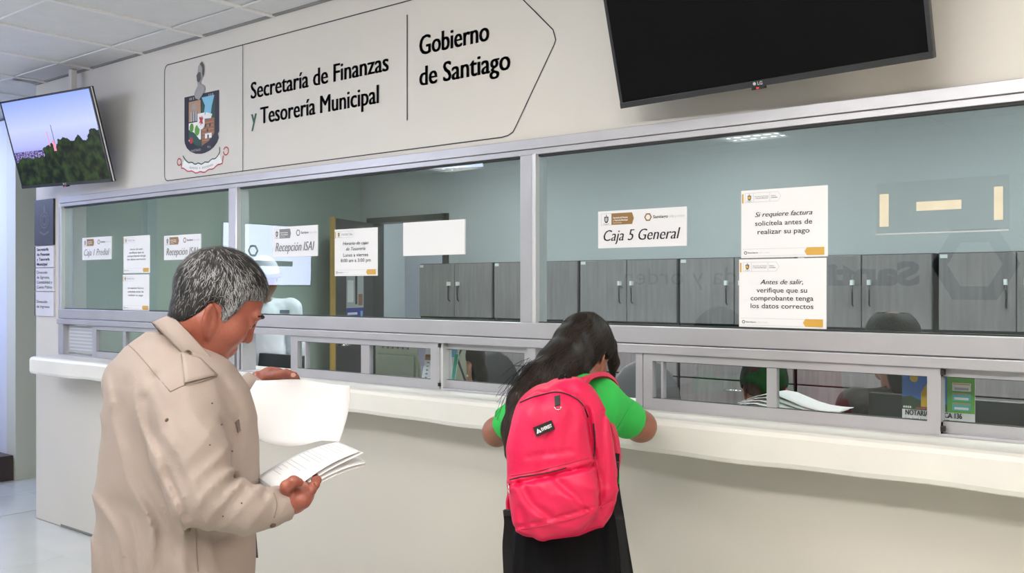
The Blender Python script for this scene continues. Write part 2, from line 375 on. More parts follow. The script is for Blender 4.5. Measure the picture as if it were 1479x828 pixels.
# ---------------------------------------------------------------- notices on the glass
def mini_crest(f, x, y, h, l=1):
    w = h*.5
    f.poly([(x-w/2, y+h*.3), (x-w/2, y-h*.1), (x-w*.3, y-h*.3), (x, y-h*.38), (x+w*.3, y-h*.3), (x+w/2, y-h*.1), (x+w/2, y+h*.3)], M_ink, l)
    f.poly([(x-w*.3, y+h*.2), (x-w*.3, y-h*.1), (x, y-h*.25), (x+w*.3, y-h*.1), (x+w*.3, y+h*.2)], M_lgrey, l+1)
    f.rect(x-w*.12, y+h*.26, x+w*.12, y+h*.5, M_grey, l); f.line([(x-w*.7, y-h*.42), (x, y-h*.52), (x+w*.7, y-h*.42)], h*.05, M_grey, l)
def hexlogo(f, x, y, r, m, l=1, txt=True, w=None):
    f.ring((x, y), r, r*.38, m, l=l)
    if txt:
        f.text('Santiago', x+r*1.6, y-r*.4, r*.85, M_ink, l=l, weight=.02, w=(w or r*7)*.48)
        f.text('vida y orden', x+r*1.6+(w or r*7)*.52, y-r*.4, r*.8, M_lgrey, l=l, weight=-.005, w=(w or r*7)*.48)
def place(x0, x1, yt, yb):           # lower left point, width, height from the corner pixels (left edge)
    a = W(x0, yb); b = W(x0, yt); c = W(x1, 415); return np.array([a[0], -.001, a[2]]), float(c[0]-a[0]), float(b[2]-a[2])
def window_card(x0, x1, yt, yb, title, label, name='counter_sign', gold=True, roll=0, tm=M_ink, group='strip signs on the glass'):
    O, w_, h_ = place(x0, x1, yt, yb); t = empty(name, (O[0]+w_/2, -.001, O[2]), label, 'sign', group)
    R = (math.cos(roll), 0, math.sin(roll)); U = (-math.sin(roll), 0, math.cos(roll))
    f = Flat(O, R, U); f.slab(0, 0, w_, h_, M_card, -.004); f.O = f.O+f.N*.004; f.build('card', t)
    f = Flat(O-np.array([0, .004, 0]), R, U)
    mini_crest(f, w_*.1, h_*.77, h_*.26); f.line([(w_*.04, h_*.62), (w_*.04, h_*.93), (w_*.16, h_*.93), (w_*.16, h_*.62)], .001, M_lgrey, closed=True)
    a, b = w_*.16, w_*.42; bm = M_bronze if gold else M_grey
    f.poly([(a, h_*.62), (b-.02*w_, h_*.62), (b, h_*.775), (b-.02*w_, h_*.93), (a, h_*.93)], bm)
    f.text('Secretaría de Finanzas', a+w_*.02, h_*.79, h_*.045, M_white, l=2, w=w_*.17, weight=.02); f.text('y Tesorería Municipal', a+w_*.02, h_*.72, h_*.045, M_white, l=2, w=w_*.17, weight=.02)
    f.text('Gobierno de Santiago', a+w_*.02, h_*.66, h_*.03, M_white, l=2, w=w_*.1)
    hexlogo(f, w_*.58, h_*.78, h_*.095, M_bronze if gold else M_grey, w=w_*.34)
    f.build('print', t)
    f = Flat(O-np.array([0, .004, 0]), R, U); f.text(title, w_*.5, h_*.19, h_*.31, tm, w=w_*.86, align='c', weight=-.012, shear=.28, smear=h_*.009); f.build('lettering', t)
    return t
window_card(865, 993, 306, 359, 'Caja 5 General', 'white sign reading Caja 5 General on the right pane')
window_card(395, 460, 329, 372, 'Recepción ISAI', 'white Recepción ISAI sign on the middle pane, grey arrow', gold=False, tm=M_grey)
window_card(238, 291, 341, 376, 'Recepción ISAI', 'white Recepción ISAI sign on the left pane, above the man', tm=M_grey)
window_card(120, 162, 344, 376, 'Caja 1 Predial', 'small white Caja 1 Predial sign at the left end of the glass', tm=M_grey)
def notice(x0, x1, yt, yb, lines, label, strip=True, roll=0, group='paper notices on the glass'):
    O, w_, h_ = place(x0, x1, yt, yb); t = empty('paper_notice', (O[0]+w_/2, -.001, O[2]), label, 'notice', group)
    R = (math.cos(roll), 0, math.sin(roll)); U = (-math.sin(roll), 0, math.cos(roll))
    f = Flat(O, R, U); f.slab(0, 0, w_, h_, M_paper, -.0015); f.O = f.O+f.N*.0015; f.build('sheet', t)
    f = Flat(O-np.array([0, .0018, 0]), R, U)
    if strip: f.rect(w_*.012, h_*.81, w_*.03, h_*.95, M_gold)
    y0, y1 = h_*.82, h_*.955; e = .0008
    f.line([(w_*.05, y0), (w_*.05, y1), (w_*.44, y1), (w_*.475, (y0+y1)/2), (w_*.44, y0)], e, M_lgrey, closed=True)
    f.line([(w_*.15, y0), (w_*.15, y1)], e, M_lgrey); f.line([(w_*.345, y0), (w_*.345, y1)], e, M_lgrey)
    mini_crest(f, w_*.1, (y0+y1)/2, h_*.11); f.rect(w_*.085, h_*.868, w_*.115, h_*.905, M_gold, 4)
    f.text('Secretaría de Finanzas', w_*.165, h_*.893, h_*.018, M_grey, w=w_*.165, weight=.01); f.text('y Tesorería Municipal', w_*.165, h_*.867, h_*.018, M_grey, w=w_*.16, weight=.02)
    f.text('Gobierno', w_*.36, h_*.893, h_*.018, M_grey, w=w_*.055, weight=.02); f.text('de Santiago', w_*.36, h_*.867, h_*.018, M_ink, w=w_*.075, weight=.02)
    hexlogo(f, w_*.055, h_*.075, h_*.022, M_ink, w=w_*.26); f.rect(w_*.02, h_*.128, w_*.75, h_*.131, M_lgrey)
    f.rect(w_*.02, h_*.025, w_*.75, h_*.028, M_lgrey)
    f.poly([(w_*.745, h_*.08), (w_*.77, h_*.025), (w_*.965, h_*.025), (w_*.965, h_*.135), (w_*.77, h_*.135)], M_gold, 2); f.build('print', t)
    f = Flat(O-np.array([0, .0018, 0]), R, U)
    for (s, it, yy, hh, ww) in lines:
        f.text(s, w_*.5, h_*yy, h_*hh, M_ink if ww > 0 else M_grey, w=abs(ww)*w_, align='c', weight=-.006 if it else .008, shear=.28 if it else 0, smear=h_*.0022 if it else 0)
    f.build('lettering', t); return t
notice(1071, 1196, 276, 373, [('Si requiere factura', 1, .60, .073, .66), ('solicítela antes de', 0, .47, .073, .66), ('realizar su pago', 0, .345, .073, .60)], 'white notice Si requiere factura, upper of the stacked pair on the right pane')
notice(1068, 1194, 375, 472, [('Antes de salir,', 1, .63, .073, .49), ('verifique que su', 0, .51, .073, .58), ('comprobante tenga', 0, .395, .073, .72), ('los datos correctos', 0, .28, .073, .72)], 'white notice Antes de salir, lower of the stacked pair on the right pane')
notice(484, 546, 332, 399, [('Horario de cajas', 1, .66, .075, -.6), ('de Tesorería', 1, .54, .075, -.45), ('Lunes a viernes', 0, .41, .073, .58), ('8:00 am a 3:00 pm', 0, .295, .073, .7)], 'white notice with the opening hours on the middle pane')
notice(179, 217, 342, 395, [('Antes de salir,', 1, .62, .05, -.5), ('verifique que su', 0, .53, .05, .56), ('comprobante tenga', 0, .44, .05, .7), ('los datos correctos', 0, .35, .05, .7)], 'small white notice, upper of the stacked pair on the left pane')
notice(178, 216, 397, 448, [('Si requiere factura', 1, .60, .05, -.6), ('solicítela antes de', 0, .5, .05, .6), ('realizar su pago', 0, .4, .05, .56)], 'small white notice, lower of the stacked pair on the left pane')
O, w_, h_ = place(583, 672, 322, 370)
tagit(G().box(O[0], O[0]+w_, -.003, .003, O[2], O[2]+h_).build('blank_sheet', M_paper), 'blank white sheet on the middle pane, back of a strip sign', 'sheet')
# plastic sleeve with tape
O, w_, h_ = place(1266, 1458, 266, 340); sl = empty('plastic_sleeve', (O[0]+w_/2, -.002, O[2]), 'clear plastic sign sleeve with three strips of tape on the right pane', 'sleeve')
M_film = glass_mat('clear_film', (.965, .97, .965), .03)
rr = math.radians(.4)
f = Flat(O, (math.cos(rr), 0, math.sin(rr)), (-math.sin(rr), 0, math.cos(rr))); f.slab(0, 0, w_, h_, M_film, .0008); f.build('sleeve_film', sl)
box('sleeve_edge', O[0], O[0]+w_, -.006, -.002, O[2]+.0, O[2]+.004, mat('milky_plastic', (.5, .52, .52), .2), sl)
M_tape = mat('masking_tape', (.72, .66, .50), .6, var=.08, vs=20)
for a, b, c, d in ((1271, 1284, 281, 328), (1324, 1389, 292, 305), (1436, 1449, 270, 318)):
    p = W(a, d); q = W(b, c); box('tape', p[0], q[0], -.0035, -.002, p[2], W(a, c)[2], M_tape, sl)

# ---------------------------------------------------------------- wall signage
sg = empty('wall_signage', (-3.3, -.001, 2.05), 'black arrow outlined signage with crest on the upper wall', 'sign')
O = np.array([-4.596, -.0012, 2.041]); f = Flat(O); H = .622; r = .035; xt = 2.594
a1 = math.atan2(-.36, .2)
pts = arc((r, H-r), r, PI, PI/2)+[(2.33, H)]+[(xt-.012, .352+.022), (xt-.003, .345), (xt, .335), (xt-.006, .32)]+[(2.41, .04), (2.395, .018), (2.37, .007), (2.34, .003)]+arc((r, r), r, 1.5*PI, PI)
f.line(pts, .0045, M_ink, closed=True); f.line([(.698, 0), (.698, H)], .004, M_ink); f.line([(1.832, .125), (1.832, .565)], .006, M_ink); f.build('outline', sg)
f = Flat(O); f.text('Secretaría de Finanzas', .765, .348, .083, M_ink, w=.955, weight=0.0, smear=.0034); f.text('Tesorería Municipal', .84, .218, .083, M_ink, w=.82, weight=0.0, smear=.0034)
f.text('y', .765, .218, .083, M_green_ink, w=.045, weight=.02)
f.text('Gobierno', 1.905, .385, .083, M_ink, w=.37, weight=0.0, smear=.0034); f.text('de Santiago', 1.905, .258, .083, M_ink, w=.475, weight=0.0, smear=.0034); f.build('lettering', sg)
# crest
f = Flat(O+np.array([.345, 0, .292]), (1.07, 0, 0), (0, 0, 1.0), step=.0002)
M_navy = mat('navy_print', (.015, .015, .035), .3); M_brown = mat('brown_print', (.28, .12, .06), .5); M_sky = mat('sky_print', (.20, .50, .72), .5); M_tan = mat('tan_print', (.42, .26, .16), .5)
M_leaf = mat('leaf_print', (.10, .30, .03), .5); M_dgreen = mat('dark_green_print', (.01, .07, .05), .5); M_silver = mat('silver_print', (.34, .33, .34), .45); M_dsil = mat('dark_silver_print', (.08, .08, .085), .5)
sh = [(-.145, .135), (-.145, -.09)]+[(-.145+.145*(1-math.cos(t)), -.09-.085*math.sin(t)) for t in np.linspace(.2, PI/2, 5)]+[(.145-.145*(1-math.cos(t)), -.09-.085*math.sin(t)) for t in np.linspace(PI/2-.2, .2, 5)]+[(.135, -.085), (.145, -.075), (.145, .135)]
f.poly(sh, M_navy, 1)
f.rect(-.107, .0, -.006, .105, M_tan, 2); f.rect(-.09, .0, -.03, .05, M_lgrey, 3); f.line([(-.075, 0), (-.075, .05)], .006, M_navy, 4); f.line([(-.055, 0), (-.055, .05)], .006, M_navy, 4); f.line([(-.035, 0), (-.035, .05)], .006, M_navy, 4)
f.rect(-.08, .06, -.05, .09, M_silver, 3)
f.rect(.002, .0, .107, .115, M_sky, 2); f.poly([(.002, .115), (.03, .07), (.02, .03), (.002, .02)], M_dgreen, 3); f.poly([(.075, .0), (.085, .06), (.107, .115), (.107, 0)], M_dgreen, 3)
f.poly([(.02, .005), (.04, .035), (.09, .02), (.08, .0)], M_white, 4)
f.rect(-.107, -.1, -.004, -.006, M_white, 2); f.poly([(-.107, -.04), (-.06, -.06), (-.004, -.11), (-.004, -.135), (-.05, -.125), (-.107, -.09)], M_dgreen, 3)
for c, rr in (((-.082, -.032), .02), ((-.035, -.05), .024)): f.poly([(c[0]+rr*math.cos(a)*.9, c[1]+rr*1.2*math.sin(a)) for a in np.linspace(0, 2*PI, 10)[:-1]], M_leaf, 4)
f.poly([(-.085+.016*math.cos(a), -.098+.018*math.sin(a)) for a in np.linspace(0, 2*PI, 8)[:-1]], M_red_ink, 5)
f.poly([(.002, -.004), (.107, .002), (.107, -.08), (.06, -.115), (.002, -.135)], M_brown, 2)
for k in range(6): f.rect(.006, -.02-.018*k, .1-(k > 3)*.02*(k-3), -.017-.018*k, M_tan, 3)
for (a, b) in ((.03, -.03), (.065, -.03), (.045, -.055)): f.rect(a, b-.012, a+.012, b+.004, M_navy, 4)
f.rect(.03, -.1, .085, -.075, M_white, 4); f.rect(.05, -.1, .062, -.082, M_navy, 5)
f.poly([(-.032, .035), (-.032, -.028), (-.016, -.045), (0, -.05), (.016, -.045), (.028, -.028), (.028, .035)], M_white, 6)
f.poly([(-.018, .012), (-.008, .02), (-.002, .01), (.008, .022), (.012, .008), (.02, .012), (.01, -.005), (.016, -.025), (.004, -.018), (-.006, -.03), (-.006, -.012), (-.02, -.018), (-.01, -.002)], M_red_ink, 7)
# helmet
f.poly([(-.03, .255), (-.025, .28), (-.01, .292), (.005, .285), (.012, .262), (.008, .235), (.004, .21), (-.008, .188), (.03, .17), (.034, .15), (.012, .13), (-.018, .105), (-.05, .118), (-.06, .14), (-.048, .16), (-.03, .18), (-.034, .205), (-.038, .23)], M_silver, 8)
f.poly([(-.012, .292), (.008, .3), (.022, .28), (.026, .25), (.016, .215), (.008, .24), (.008, .27)], M_dsil, 9); f.poly([(-.04, .235), (-.035, .205), (-.018, .195), (-.002, .21), (-.004, .245), (-.02, .25)], M_dsil, 9)
[f.rect(x_, .114, x_+.006, .126, M_lgrey, 3) for x_ in (-.1, -.088, -.07, .06, .075, .09)]; f.text('SANTIAGO', -.09, -.158, .012, M_lgrey, w=.085, l=3); f.text('N.L.', .05, -.15, .012, M_lgrey, w=.03, l=3)
# ribbon
up = [(-.15+.3*k/20, -.195-.03*math.sin(PI*k/20)+.004*math.sin(k*1.7)) for k in range(21)]; lo = [(-.17+.34*k/20, -.235-.035*math.sin(PI*k/20)+.004*math.sin(k*1.5)) for k in range(21)]
f.poly([(x, y) for x, y in up]+[(x, y) for x, y in lo[::-1]], M_white, 1)
f.line([(-.158, -.17), (-.15, -.18)]+up[1:-1]+[(.15, -.18), (.148, -.155)], .006, M_green_ink, 3); f.line([(-.172, -.2)]+lo+[(.178, -.2)], .006, M_red_ink, 3)
f.line(arc((-.19, -.2), .018, 0, 2*PI*.9, 9), .006, M_red_ink, 3); f.line(arc((.2, -.18), .02, PI, 3*PI*.95, 9), .006, M_red_ink, 3)
[f.rect(-.1+.0105*k, -.243-.01*math.sin(PI*k/19), -.094+.0105*k, -.232-.01*math.sin(PI*k/19), M_lgrey, 4) for k in range(19) if k not in (7, 9)]; f.build('crest', sg)
# directory plaques on the pier
def pl(x0, x1, yt, yb): a = W(x0, yb); b = W(x1, yt); return a[0], b[0], a[2], W(x0, yt)[2]
dp = empty('directory_sign', (-5.93, -.005, 1.3), 'four stacked directory plaques on the left pier, dark crest plaque on top', 'sign')
xa, xb = WX(53), WX(80)
zs = [(W(54, y)[2]) for y in (290, 356, 387.5, 421.5, 457)]
box('crest_plaque', xa, xb, -.014, -.001, zs[1]+.004, zs[0], mat('charcoal_plaque', (.03, .032, .04), .4), dp)
f = Flat((xa+.01, -.0145, zs[1])); hh = zs[0]-zs[1]; wq = xb-xa
fm = mat('faint_print', (.10, .105, .12), .4)
f.ring((wq/2, hh*.55), .05, .008, fm, n=12); f.ring((wq/2, hh*.55), .03, .01, fm, n=8); f.rect(wq/2-.012, hh*.72, wq/2+.012, hh*.86, fm); f.line([(wq/2-.06, hh*.3), (wq/2, hh*.24), (wq/2+.06, hh*.3)], .012, fm); f.build('faint_crest', dp)
for k, tx in enumerate((['Secretaría', 'de Finanzas', 'y Tesorería', 'Municipal'], ['Dirección', 'de Egresos,', 'Contabilidad y', 'Cuenta Pública'], ['Dirección', 'de Ingresos'])):
    z1, z0 = zs[k+1]-.002, zs[k+2]+.004
    o = box('name_plaque', xa, xb, -.012, -.001, z0, z1, mat('white_plaque', (.66, .66, .72), .35), dp)
    f = Flat((xa, -.0125, z0)); hq = z1-z0; f.rect(0, 0, .012, hq, M_ink)
    lh = .031
    for i, s in enumerate(tx): f.text(s, .03, hq/2+lh*(len(tx)/2-i)-lh*.78, .018, M_ink, weight=.03 if k == 0 else .005, w=min(.2, .0155*len(s)))
    f.build('lettering', o)

# ---------------------------------------------------------------- televisions
def tv_axes(yaw, tilt, roll=0):
    X = np.array([math.cos(yaw), math.sin(yaw), 0]); N0 = np.array([math.sin(yaw), -math.cos(yaw), 0]); N = N0*math.cos(tilt)-UP*math.sin(tilt)
    U = np.cross(N, X); U = U if U[2] > 0 else -U
    return X*math.cos(roll)+U*math.sin(roll), N, U*math.cos(roll)-X*math.sin(roll)
def tv(c, yaw, tilt, roll, w, screen, label, glow=None):
    X, N, U = tv_axes(yaw, tilt, roll); M = Matrix(((X[0], -N[0], U[0], c[0]), (X[1], -N[1], U[1], c[1]), (X[2], -N[2], U[2], c[2]), (0, 0, 0, 1)))
    t = empty('television', (0, 0, 0), label, 'television'); t.matrix_world = M; h = w*.575; b = .011
    g = G(); g.box(-w/2, w/2, -.0, .022, -h/2, h/2).box(-w*.36, w*.36, .022, .05, -h*.38, h*.25); g.build('casing', M_black, t, local=True, bevel=.003)
    g = G(); g.box(-w/2, w/2, -.004, 0, h/2-b, h/2).box(-w/2, w/2, -.006, 0, -h/2, -h/2+b*1.7).box(-w/2, -w/2+b, -.004, 0, -h/2, h/2).box(w/2-b, w/2, -.004, 0, -h/2, h/2)
    g.build('bezel', mat('bezel_gloss', (.03, .033, .035), .22), t, local=True, bevel=.001)
    s = G().box(-w/2+b, w/2-b, -.0015, -.0005, -h/2+b*1.7, h/2-b).build('screen', screen, t, local=True)
    G().box(-.02, .02, -.006, .012, -h/2-.008, -h/2).build('sensor_foot', M_black, t, local=True)
    G().box(-.004, .004, -.0065, -.006, -h/2-.006, -h/2-.002).build('standby_light', mat('red_led', (.3, 0, 0), .4, emit=(1, .05, .03), es=1.2), t, local=True)
    f = Flat((0, -.0065, -h/2+.003), (1, 0, 0), (0, 0, 1), (0, -1, 0)); f.text('LG', .002, .002, .01, M_lgrey, weight=.02); f.poly([(-.008+.005*math.cos(a), .007+.005*math.sin(a)) for a in np.linspace(0, 2*PI, 11)[:-1]], M_lgrey); f.g.build('logo', f.mats, t, local=True)
    return t, M
def n_new(N, t, **kw):
    n = N.nodes.new(t)
    for k, v in kw.items(): setattr(n, k, v)
    return n
def screen_picture():
    m = bpy.data.materials.new('screen_landscape'); m.use_nodes = True; N = m.node_tree; b = N.nodes['Principled BSDF']; b.inputs['Base Color'].default_value = (.01, .01, .01, 1); b.inputs['Roughness'].default_value = .2; b.inputs['Specular IOR Level'].default_value = .12
    tc = n_new(N, 'ShaderNodeTexCoord'); sp = n_new(N, 'ShaderNodeSeparateXYZ'); N.links.new(tc.outputs['Generated'], sp.inputs[0])
    mp = n_new(N, 'ShaderNodeMapping'); mp.inputs['Scale'].default_value = (1.7, .01, 1); N.links.new(tc.outputs['Generated'], mp.inputs[0])
    n1 = n_new(N, 'ShaderNodeTexNoise'); n1.inputs['Scale'].default_value = 4.5; n1.inputs['Detail'].default_value = 6; N.links.new(mp.outputs[0], n1.inputs[0])
    n2 = n_new(N, 'ShaderNodeTexNoise'); n2.inputs['Scale'].default_value = 9; n2.inputs['Detail'].default_value = 5; N.links.new(mp.outputs[0], n2.inputs[0])
    n3 = n_new(N, 'ShaderNodeTexNoise'); n3.inputs['Scale'].default_value = 45; n3.inputs['Detail'].default_value = 3; N.links.new(mp.outputs[0], n3.inputs[0])
    def math_(op, a, b_, c=None):
        q = n_new(N, 'ShaderNodeMath', operation=op)
        for i, v in enumerate((a, b_, c)):
            if v is None: continue
            if isinstance(v, (int, float)): q.inputs[i].default_value = v
            else: N.links.new(v, q.inputs[i])
        return q.outputs[0]
    h = math_('MULTIPLY_ADD', n1.outputs[0], .55, .09); h = math_('MULTIPLY_ADD', sp.outputs['X'], .26, h)
    h = math_('SUBTRACT', h, .05)
    hz = math_('LESS_THAN', sp.outputs['Z'], h)
    sky = n_new(N, 'ShaderNodeValToRGB'); e = sky.color_ramp.elements; e[0].position = .3; e[0].color = (.16, .17, .5, 1); e[1].position = 1; e[1].color = (.28, .38, .92, 1)
    for p, c in ((.45, (.42, .45, .85, 1)), (.65, (.52, .58, 1, 1))): q = e.new(p); q.color = c
    N.links.new(sp.outputs['Z'], sky.inputs[0])
    tr = n_new(N, 'ShaderNodeValToRGB'); e = tr.color_ramp.elements; e[0].position = .4; e[0].color = (.002, .005, .003, 1); e[1].position = .7; e[1].color = (.032, .065, .014, 1); N.links.new(n2.outputs[0], tr.inputs[0])
    cityc = n_new(N, 'ShaderNodeValToRGB'); e = cityc.color_ramp.elements; e[0].position = .45; e[0].color = (.03, .03, .12, 1); e[1].position = .62; e[1].color = (.45, .35, .75, 1); N.links.new(n3.outputs[0], cityc.inputs[0])
    cm = math_('LESS_THAN', sp.outputs['Z'], .40); m1 = n_new(N, 'ShaderNodeMix', data_type='RGBA'); N.links.new(cm, m1.inputs[0]); N.links.new(sky.outputs[0], m1.inputs[6]); N.links.new(cityc.outputs[0], m1.inputs[7])
    m2 = n_new(N, 'ShaderNodeMix', data_type='RGBA'); N.links.new(hz, m2.inputs[0]); N.links.new(m1.outputs[2], m2.inputs[6]); N.links.new(tr.outputs[0], m2.inputs[7])
    N.links.new(m2.outputs[2], b.inputs['Emission Color']); b.inputs['Emission Strength'].default_value = .95; return m
s_ = .965; c0 = np.array([-5.63985491, -0.09377533, 2.35157372]); cc = np.array([0, -CAMD, EYE]); c1 = cc+(c0-cc)*s_
tvl, ML = tv(c1, .08611822, .27459646, -.01533407, .95*s_, screen_picture(), 'lit television showing trees and sky, hung at the left end of the wall')
G().box(.95*s_/2, .95*s_/2+.002, .002, .010, -.26, .26).build('side_highlight', M_chrome, tvl, local=True)  # thin bright strip added as the silver highlight along the dark bezel
g = G()
for (x, z0, z1, ww, m_) in ((-.055, -.03, .055, .0035, 0), (.0, -.02, .09, .0025, 1), (-.01, -.06, .0, .012, 0)): g.box(x-ww, x+ww, -.0022, -.0016, z0, z1, m_)
g.build('screen_towers', [mat('pink_glow', (.2, .05, .1), .5, emit=(.8, .25, .35), es=.8), mat('mast_dark', (.05, .05, .1), .5, emit=(.05, .05, .15), es=.5)], tvl, local=True)
Pm = np.array(c1)+np.array([.06, .07, .1])
pq = WX(105, -.06)
box('ceiling_pole', pq-.017, pq+.017, -.077, -.043, 2.3, CEIL, mat('grey_pole', (.62, .62, .6), .4), None, bevel=.003)
po = bpy.data.objects['ceiling_pole']; tagit(po, 'pale square ceiling pole behind the lit television', 'pole')
s_ = 1.0/.95; c0 = np.array([-1.09648934, -0.36729558, 2.29693168]); c1 = cc+(c0-cc)*s_
M_off = mat('screen_off', (.004, .004, .005), .22, spec=.12)
tvb, MB_ = tv(c1, -.08245172, .27353516, 0, 1.0, M_off, 'large switched off black television mounted high on the wall')
br = G().tube([(c1[0], .0, c1[2]+.02), (c1[0], c1[1]+.04, c1[2])], .03).box(c1[0]-.15, c1[0]+.15, -.02, 0, c1[2]-.1, c1[2]+.12).build('wall_bracket', M_black, None)
tagit(br, 'black wall bracket behind the large dark television', 'bracket')
M_slide = mat('screen_slide', (.02, .02, .02), .3, emit=(.70, .72, 1), es=7.5)
tvr, _ = tv((-7.292, -2.70, 1.770), PI/2, 0.03, 0, 1.03, M_slide, 'lit television with a pale slide seen mirrored in the left panes')
g = G(); g.box(-.28, .25, -.0022, -.0016, -.1, -.05).build('slide_caption', M_black, tvr, local=True)
f = Flat((.18, -.0022, .04)); f.ring((0, 0), .05, .018, M_black, l=1); f.g.build('slide_hexagon', f.mats, tvr, local=True)
box('tv_bracket', XL, -7.35, -2.85, -2.55, 1.65, 1.9, M_black); tagit(bpy.data.objects['tv_bracket'], 'black wall bracket behind the slide television', 'bracket')
# lettering on the back wall of the hall (seen mirrored in the right pane)
sb = empty('back_wall_lettering', (-3.3, YB+.001, 1.4), 'large dark hexagon and Santiago lettering on the hall back wall', 'sign')
f = Flat((-1.78, YB+.002, 1.656), (-1, 0, 0), (0, 0, 1), (0, 1, 0)); M_dk = mat('dark_vinyl', (.015, .017, .02), .5)
f.ring((0, 0), .27, .11, M_dk); f.build('hexagon', sb)
f = Flat((-1.78, YB+.002, 1.656), (-1, 0, 0), (0, 0, 1), (0, 1, 0))
f.text('Santiago', .42, -.16, .19, M_dk, w=1.35, weight=.05); f.text('vida y orden', 1.87, -.16, .18, M_grey, w=1.45, weight=-.005); f.build('lettering', sb)

# ---------------------------------------------------------------- clerks' room
M_in = mat('clerk_room_wall', (.56, .58, .61), .6, var=.05, vs=1)
M_in2 = mat('clerk_room_wall_left', (.42, .47, .41), .6, var=.05, vs=1)
struct('wall_clerk_left', -6.6, -6.47, .57, YI+.1, 0, CEIL, mat('clerk_room_wall_green', (.46, .54, .50), .6))
o = struct('wall_clerk_pier', -6.08, -5.98, .16, .57, 0, CEIL, M_in2); struct('wall_clerk_jog', -6.6, -5.98, .57, .66, 0, CEIL, M_in2)
wk = empty('wall_clerk_back', (0, YI, 0), kind='structure')
G().box(-6.6, -6.32, YI, YI+.12, 0, CEIL).box(-6.32, -5.40, YI, YI+.12, 2.06, CEIL).box(-5.40, XR, YI, YI+.12, 0, CEIL).build('back_wall_face', M_in, wk)
struct('wall_clerk_right', XW, XW+.12, .16, YI, 0, CEIL, M_in)
struct('wall_corridor', -7.2, -4.6, YI+1.2, YI+1.3, 0, CEIL, mat('corridor_paint', (.52, .52, .60), .5))
struct('wall_corridor_side', -4.7, -4.6, YI+.12, YI+1.2, 0, CEIL, M_in); struct('wall_corridor_end', -7.2, -7.1, YI+.12, YI+1.2, 0, CEIL, M_in)
# door frame and open dark leaf
dr = empty('door_1', (-6.32, YI, 0), kind='structure')
G().box(-6.36, -6.30, YI-.03, YI+.13, 0, 2.1).box(-5.42, -5.37, YI-.03, YI+.13, 0, 2.1).box(-6.36, -5.37, YI-.03, YI+.13, 2.05, 2.1).build('door_frame', mat('dark_frame', (.03, .03, .035), .4), dr)
hx, hy = -6.30, YI-.03; ex, ey = -6.06, 2.44; d = nrm([ex-hx, ey-hy, 0]); nn = np.array([d[1], -d[0], 0]); ln = math.hypot(ex-hx, ey-hy)
mid = np.array([(hx+ex)/2, (hy+ey)/2, 1.03])
G().obox(mid, d*ln/2, nn*.018, UP*1.02).build('door_leaf', mat('dark_door', (.035, .03, .035), .35, var=.3, vs=5, stretch=(5, 5, .4)), dr)
G().obox(np.array([ex, ey, 1.03])+d*.012, d*.012, nn*.021, UP*1.03).build('door_edge', mat('ochre_wood', (.50, .30, .07), .45, var=.2, vs=10, stretch=(1, 1, .2)), dr)
for s in (-1, 1):
    p = np.array([ex, ey, .98])-d*.06+nn*.018*s
    G().tube([p, p+nn*.05*s, p+nn*.055*s-d*.03, p+nn*.055*s-d*.12], .009).build('door_handle', M_chrome, dr, smooth=True)
fc = -nn if np.dot(nn, [1, -1, 0]) < 0 else nn
pc = mid+fc*.0195; po_ = empty('door_poster', tuple(pc+np.array([0, 0, .14])), 'small poster with blue band taped to the dark open door', 'poster')
dd = d if d[1] < 0 else -d
R_ = -d if np.cross(-d, UP)@fc > 0 else d
R_ = R_ if np.allclose(np.cross(R_, UP), fc, atol=.1) or True else -R_
f = Flat(pc+np.array([0, 0, .14])-R_*.16, R_, UP, fc)
f.rect(0, 0, .32, .40, M_lgrey, 1); f.rect(0, 0, .32, .12, mat('blue_band', (.03, .03, .3), .4), 2); f.rect(.02, .17, .13, .36, M_white, 2); f.rect(.16, .15, .20, .40, M_ink, 2); f.rect(.22, .14, .3, .24, M_brown, 2); f.rect(.02, .06, .2, .08, M_white, 3); f.rect(.26, .04, .3, .09, M_sky, 3)
f.build('poster_print', po_)
M_dash = M_ink
# ceiling lamps of the room
for k, (x, y) in enumerate(((-4.6, 1.75), (-2.6, 1.75), (-.9, 1.75), (-3.6, 1.1), (.3, 1.1))):
    troffer(x-.3, x+.3, y-.3, y+.3, CEIL-.0, M_lamp_in, "recessed louvred ceiling lamp in the clerks' room, " + ['leftmost of the window row', 'middle of the window row', 'rightmost of the window row', 'left one of the row nearest the glass', 'right one of the row nearest the glass'][k], "recessed lamps of the clerks' room")
troffer(-6.2, -5.6, YI+.4, YI+.9, CEIL, M_lamp_in, 'recessed ceiling lamp in the corridor behind the office door', 'recessed lamp of the corridor')
